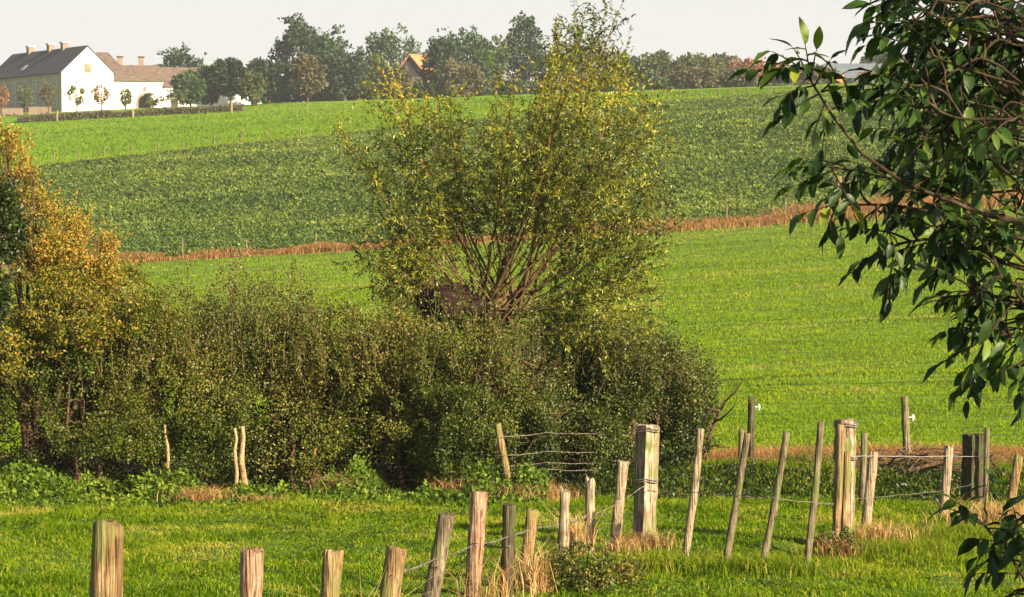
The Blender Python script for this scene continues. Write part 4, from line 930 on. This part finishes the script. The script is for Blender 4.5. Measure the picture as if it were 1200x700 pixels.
# ------------------------------------------------------------------ walnut tree at the right, close to the camera
Yn = 6.6; SN = F/Yn
tb_ = np.array([3.1, 6.4, gz(3.1, 6.4)[0]])
wn = thing('walnut_tree', 'dark leafy walnut tree reaching in from the right edge, nearest to the viewer', 'tree', tb_)
BR = []; LP = []; LD = []; LN = []; LL = []; LT = []
def leaflet_spray(p, d, m, size, tb):
    """a compound leaf: rachis with paired leaflets"""
    d = norm(d); ln = size*m*.36; e = p+d*ln+np.array([0, 0, -.22*ln]); q = curve(p, e, (0, 0, .06*ln), 5); BR.append((q, [.0022, .002, .0018, .0015, .001]))
    sd = norm(np.cross(d, [0, 0, 1]))
    for i in range(m):
        u = .3+.7*i/(m-1) if m > 1 else 1; c = np.array([np.interp(u, np.linspace(0, 1, 5), q[:, k]) for k in range(3)])
        s = (1 if i % 2 else -1) if i < m-1 else 0
        dd = norm(d*(.55 if s else 1)+sd*s*.9+rng.normal(0, .25, 3)+np.array([0, 0, -.55]))
        LP.append(c); LD.append(dd); LN.append(norm(np.array([0, 0, 1.])+rng.normal(0, .35, 3)-dd*.2)); LL.append(size*rng.uniform(.7, 1.2)); LT.append(tb+.08+rng.normal(0, .16))
def limb(pts, r0, dens=1.0, tb=.3, dY=(0, 0), start=0, size=.055, side=.10):
    P = np.array([at(p[0], p[1], Yn+dY[0]+(dY[1]-dY[0])*i/(len(pts)-1)) for i, p in enumerate(pts)])-tb_
    g = np.linspace(0, len(P)-1, 6*len(P)); Q = np.stack([np.interp(g, range(len(P)), P[:, k]) for k in range(3)], 1)
    for _ in range(3): Q[1:-1] = (Q[:-2]+Q[1:-1]*2+Q[2:])/4
    BR.append((Q, np.linspace(r0, .0025, len(Q))))
    ln = np.linalg.norm(np.diff(Q, axis=0), axis=1).sum()
    for i in range(max(2, int(ln*17*dens))):
        u = start+(1-start)*rng.uniform(0, 1)**.85; k = u*(len(Q)-1); c = np.array([np.interp(k, range(len(Q)), Q[:, m]) for m in range(3)])
        ax_ = norm(Q[min(len(Q)-1, int(k)+1)]-Q[max(0, int(k)-1)])
        d = norm(ax_*.6+rdir(1)[0]*.9+[0, 0, .1]); tl = rng.uniform(.02, side); c2 = c+d*tl; BR.append((curve(c, c2, rng.normal(0, .01, 3), 4), [.0035, .003, .0028, .0024]))
        leaflet_spray(c2, norm(d+rng.normal(0, .3, 3)), rng.integers(3, 7), size, tb)
    leaflet_spray(Q[-1], norm(Q[-1]-Q[-4]), 5, size, tb+.1)
def lim(pts, *a, **k): limb(pts, *a, **k)
limb([(1500, 260), (1300, 180), (1180, 110), (1110, 60), (1090, 40), (1062, 22)], .016, 1.3, .2)
limb([(1500, 200), (1300, 90), (1200, 40), (1140, -10), (1085, -25)], .014, 1.4, .2, (.2, .1))
limb([(1180, 120), (1130, 112), (1105, 98), (1085, 100)], .006, 1.1, .25)
limb([(1200, 160), (1140, 150), (1110, 150), (1090, 160)], .006, 1.1, .2, (.3, .1))
# the long bare twig with the bright sprig at its end
P = [(1300, 290), (1150, 250), (1060, 215), (1010, 180), (975, 135), (950, 95), (940, 78)]
Q = np.array([at(p[0], p[1], Yn-.25) for p in P])-tb_; BR.append((Q, np.linspace(.0055, .002, len(Q))))
for (sx, sy, ang, m, tb) in ((940, 80, 185, 6, .3), (944, 84, 150, 5, .45), (950, 94, 100, 5, .35), (955, 100, 60, 4, .2), (963, 108, 10, 4, .35), (960, 110, 215, 5, .25), (972, 125, 260, 4, .2), (948, 90, 230, 4, .3), (942, 82, 170, 5, .45), (946, 86, 120, 4, .55), (950, 92, 80, 4, .4), (962, 108, 40, 4, .5), (956, 100, 200, 4, .35), (975, 128, 20, 3, .45), (968, 118, 250, 3, .4)):
    leaflet_spray(at(sx, sy, Yn-.25)-tb_, np.array([math.cos(R(ang)), -.2, math.sin(R(ang))+.25]), m, .056, tb)
limb([(1500, 330), (1300, 285), (1160, 250), (1090, 225), (1030, 206), (975, 196)], .007, 1.2, .3, start=.3, side=.06)
limb([(1500, 360), (1300, 310), (1180, 275), (1100, 250), (1045, 240), (985, 240)], .007, 1.3, .22, (.1, -.1), start=.3, side=.06)
limb([(1500, 380), (1300, 340), (1180, 310), (1130, 285), (1085, 280), (1060, 285)], .010, 1.0, .2, (.1, .1), start=.3, side=.07)
limb([(1500, 440), (1300, 390), (1200, 360), (1160, 345), (1135, 345)], .010, 1.1, .2, start=.4, side=.08)
limb([(1500, 460), (1300, 430), (1210, 400), (1180, 390), (1150, 400)], .010, 1.0, .22, start=.5, side=.08)
limb([(1500, 500), (1330, 450), (1250, 425), (1205, 425)], .008, .6, .25, start=.7, side=.05)
limb([(1400, 820), (1290, 760), (1210, 695), (1180, 645), (1150, 612)], .006, 1.3, .2, start=.45, side=.05, size=.06)
limb([(1400, 720), (1300, 690), (1240, 660), (1190, 640)], .005, 1.2, .25, start=.5, side=.06, size=.06)
for i in range(70):
    sx = rng.uniform(1075, 1225); sy = rng.uniform(-20, 400) if i % 3 else rng.uniform(-20, 150)
    if sx < 1080+max(0, (sy-190))*.6-38*(sy < 130)-25*(200 < sy < 290): continue
    dy = rng.uniform(-.4, 1.0)
    limb([(sx+rng.uniform(50, 110), sy+rng.uniform(0, 60)), (sx+25, sy+10), (sx, sy), (sx+rng.uniform(-35, -5), sy+rng.uniform(-25, 30))], .0035, .95, rng.choice([.1, .2, .3, .4]), (dy, dy), start=.2, side=.10)
# rest of the crown, outside the picture, which shades what is seen
k = 0
while k < 480:
    p = np.array([2.7, 6.1, .75])+rdir(1)[0]*np.array([2.0, 2.0, 2.3])*rng.uniform(.25, 1)**.4
    sx, sy = proj(p)
    if sx < 1320 or p[0] < .9 or p[1] < 3.2: continue
    leaflet_spray(p-tb_, rdir(1)[0], 6, .095, .3); k += 1
for i in range(16):
    e = np.array([2.7, 6.1, .75])+rdir(1)[0]*[1.5, 1.5, 1.8]
    if proj(e)[0] < 1230: continue
    BR.append((curve((0, 0, 1.2), e-tb_, (0, 0, .3), 9, .03), np.linspace(.07, .01, 9)))
BR.append((curve((0, 0, -.2), (-.1, 0, 4.2), (.12, 0, 0), 10, .02), np.linspace(.17, .05, 10)))
P = np.array(LP); n = len(P); print('walnut leaflets', n)
v, f, tt = leaves(P, np.array(LD), np.array(LN), np.array(LL), np.array(LL)*rng.uniform(.36, .46, n), tpl_broad(), np.clip(np.array(LT), 0, .8))
o = link_mesh('foliage', v, f, M['walnut'], wn, tint=tt, smooth=True)
v, f = tubes(BR, 6); link_mesh('branches', v, f, M['bark_dark'], wn, smooth=True)

# ------------------------------------------------------------------ haze
v, f = box(-1500, 1500, -60, 1500, -20, 60)
m, nt, out = newmat('haze'); pv = nt.nodes.new('ShaderNodeVolumePrincipled'); pv.inputs['Color'].default_value = (.95, .95, .95, 1); pv.inputs['Density'].default_value = .00023
pv.inputs['Anisotropy'].default_value = .2
nt.links.new(pv.outputs[0], out.inputs['Volume'])
o = link_mesh('haze', v, f, m); tag(o, 'thin pale haze over the far fields and farm', 'haze', kind='stuff')

# ------------------------------------------------------------------ light and camera
AZ, EL = 47, 25           # sun to the right of and behind the camera
sv = Vector((math.sin(R(AZ))*math.cos(R(EL)), -math.cos(R(AZ))*math.cos(R(EL)), math.sin(R(EL))))
sd = bpy.data.lights.new('sun', 'SUN'); sd.energy = 5; sd.angle = R(.55); sd.color = (1, .86, .62)
so = bpy.data.objects.new('sun', sd); C.objects.link(so); so.rotation_euler = sv.to_track_quat('Z', 'Y').to_euler()
w = bpy.data.worlds.new('World'); bpy.context.scene.world = w; w.use_nodes = True; nt = w.node_tree
sk = nt.nodes.new('ShaderNodeTexSky'); sk.sky_type = 'NISHITA'; sk.sun_disc = False; sk.sun_elevation = R(EL); sk.sun_rotation = math.atan2(sv.x, sv.y)
sk.dust_density = 3.0; sk.air_density = 1.0; sk.ozone_density = 1.0; sk.altitude = 100
bg = nt.nodes['Background']; bg.inputs[1].default_value = .055
mx = nt.nodes.new('ShaderNodeMix'); mx.data_type = 'RGBA'; mx.inputs[0].default_value = .45; mx.inputs[7].default_value = (6.8, 6.65, 6.45, 1)
tc = nt.nodes.new('ShaderNodeTexCoord'); sx = nt.nodes.new('ShaderNodeSeparateXYZ'); nt.links.new(tc.outputs['Generated'], sx.inputs[0])
mr = nt.nodes.new('ShaderNodeMapRange'); mr.inputs[1].default_value = .03; mr.inputs[2].default_value = .32; mr.inputs[3].default_value = .85; mr.inputs[4].default_value = .0
nt.links.new(sx.outputs[2], mr.inputs[0]); nt.links.new(mr.outputs[0], mx.inputs[0])
nt.links.new(sk.outputs[0], mx.inputs[6]); nt.links.new(mx.outputs[2], bg.inputs[0])
sc = bpy.context.scene
sc.view_settings.view_transform = 'Standard'; sc.view_settings.look = 'None'; sc.view_settings.gamma = 1; sc.view_settings.exposure = 1.47
cd = bpy.data.cameras.new('camera'); cd.sensor_width = 36; cd.lens = F/1200*36; cd.clip_start = .1; cd.clip_end = 9000
co = bpy.data.objects.new('camera', cd); C.objects.link(co); co.location = (0, 0, 0); co.rotation_euler = (math.pi/2-TH, 0, 0); sc.camera = co
sc.cycles.max_bounces = 5; sc.cycles.diffuse_bounces = 2; sc.cycles.glossy_bounces = 2; sc.cycles.transmission_bounces = 3; sc.cycles.volume_bounces = 0
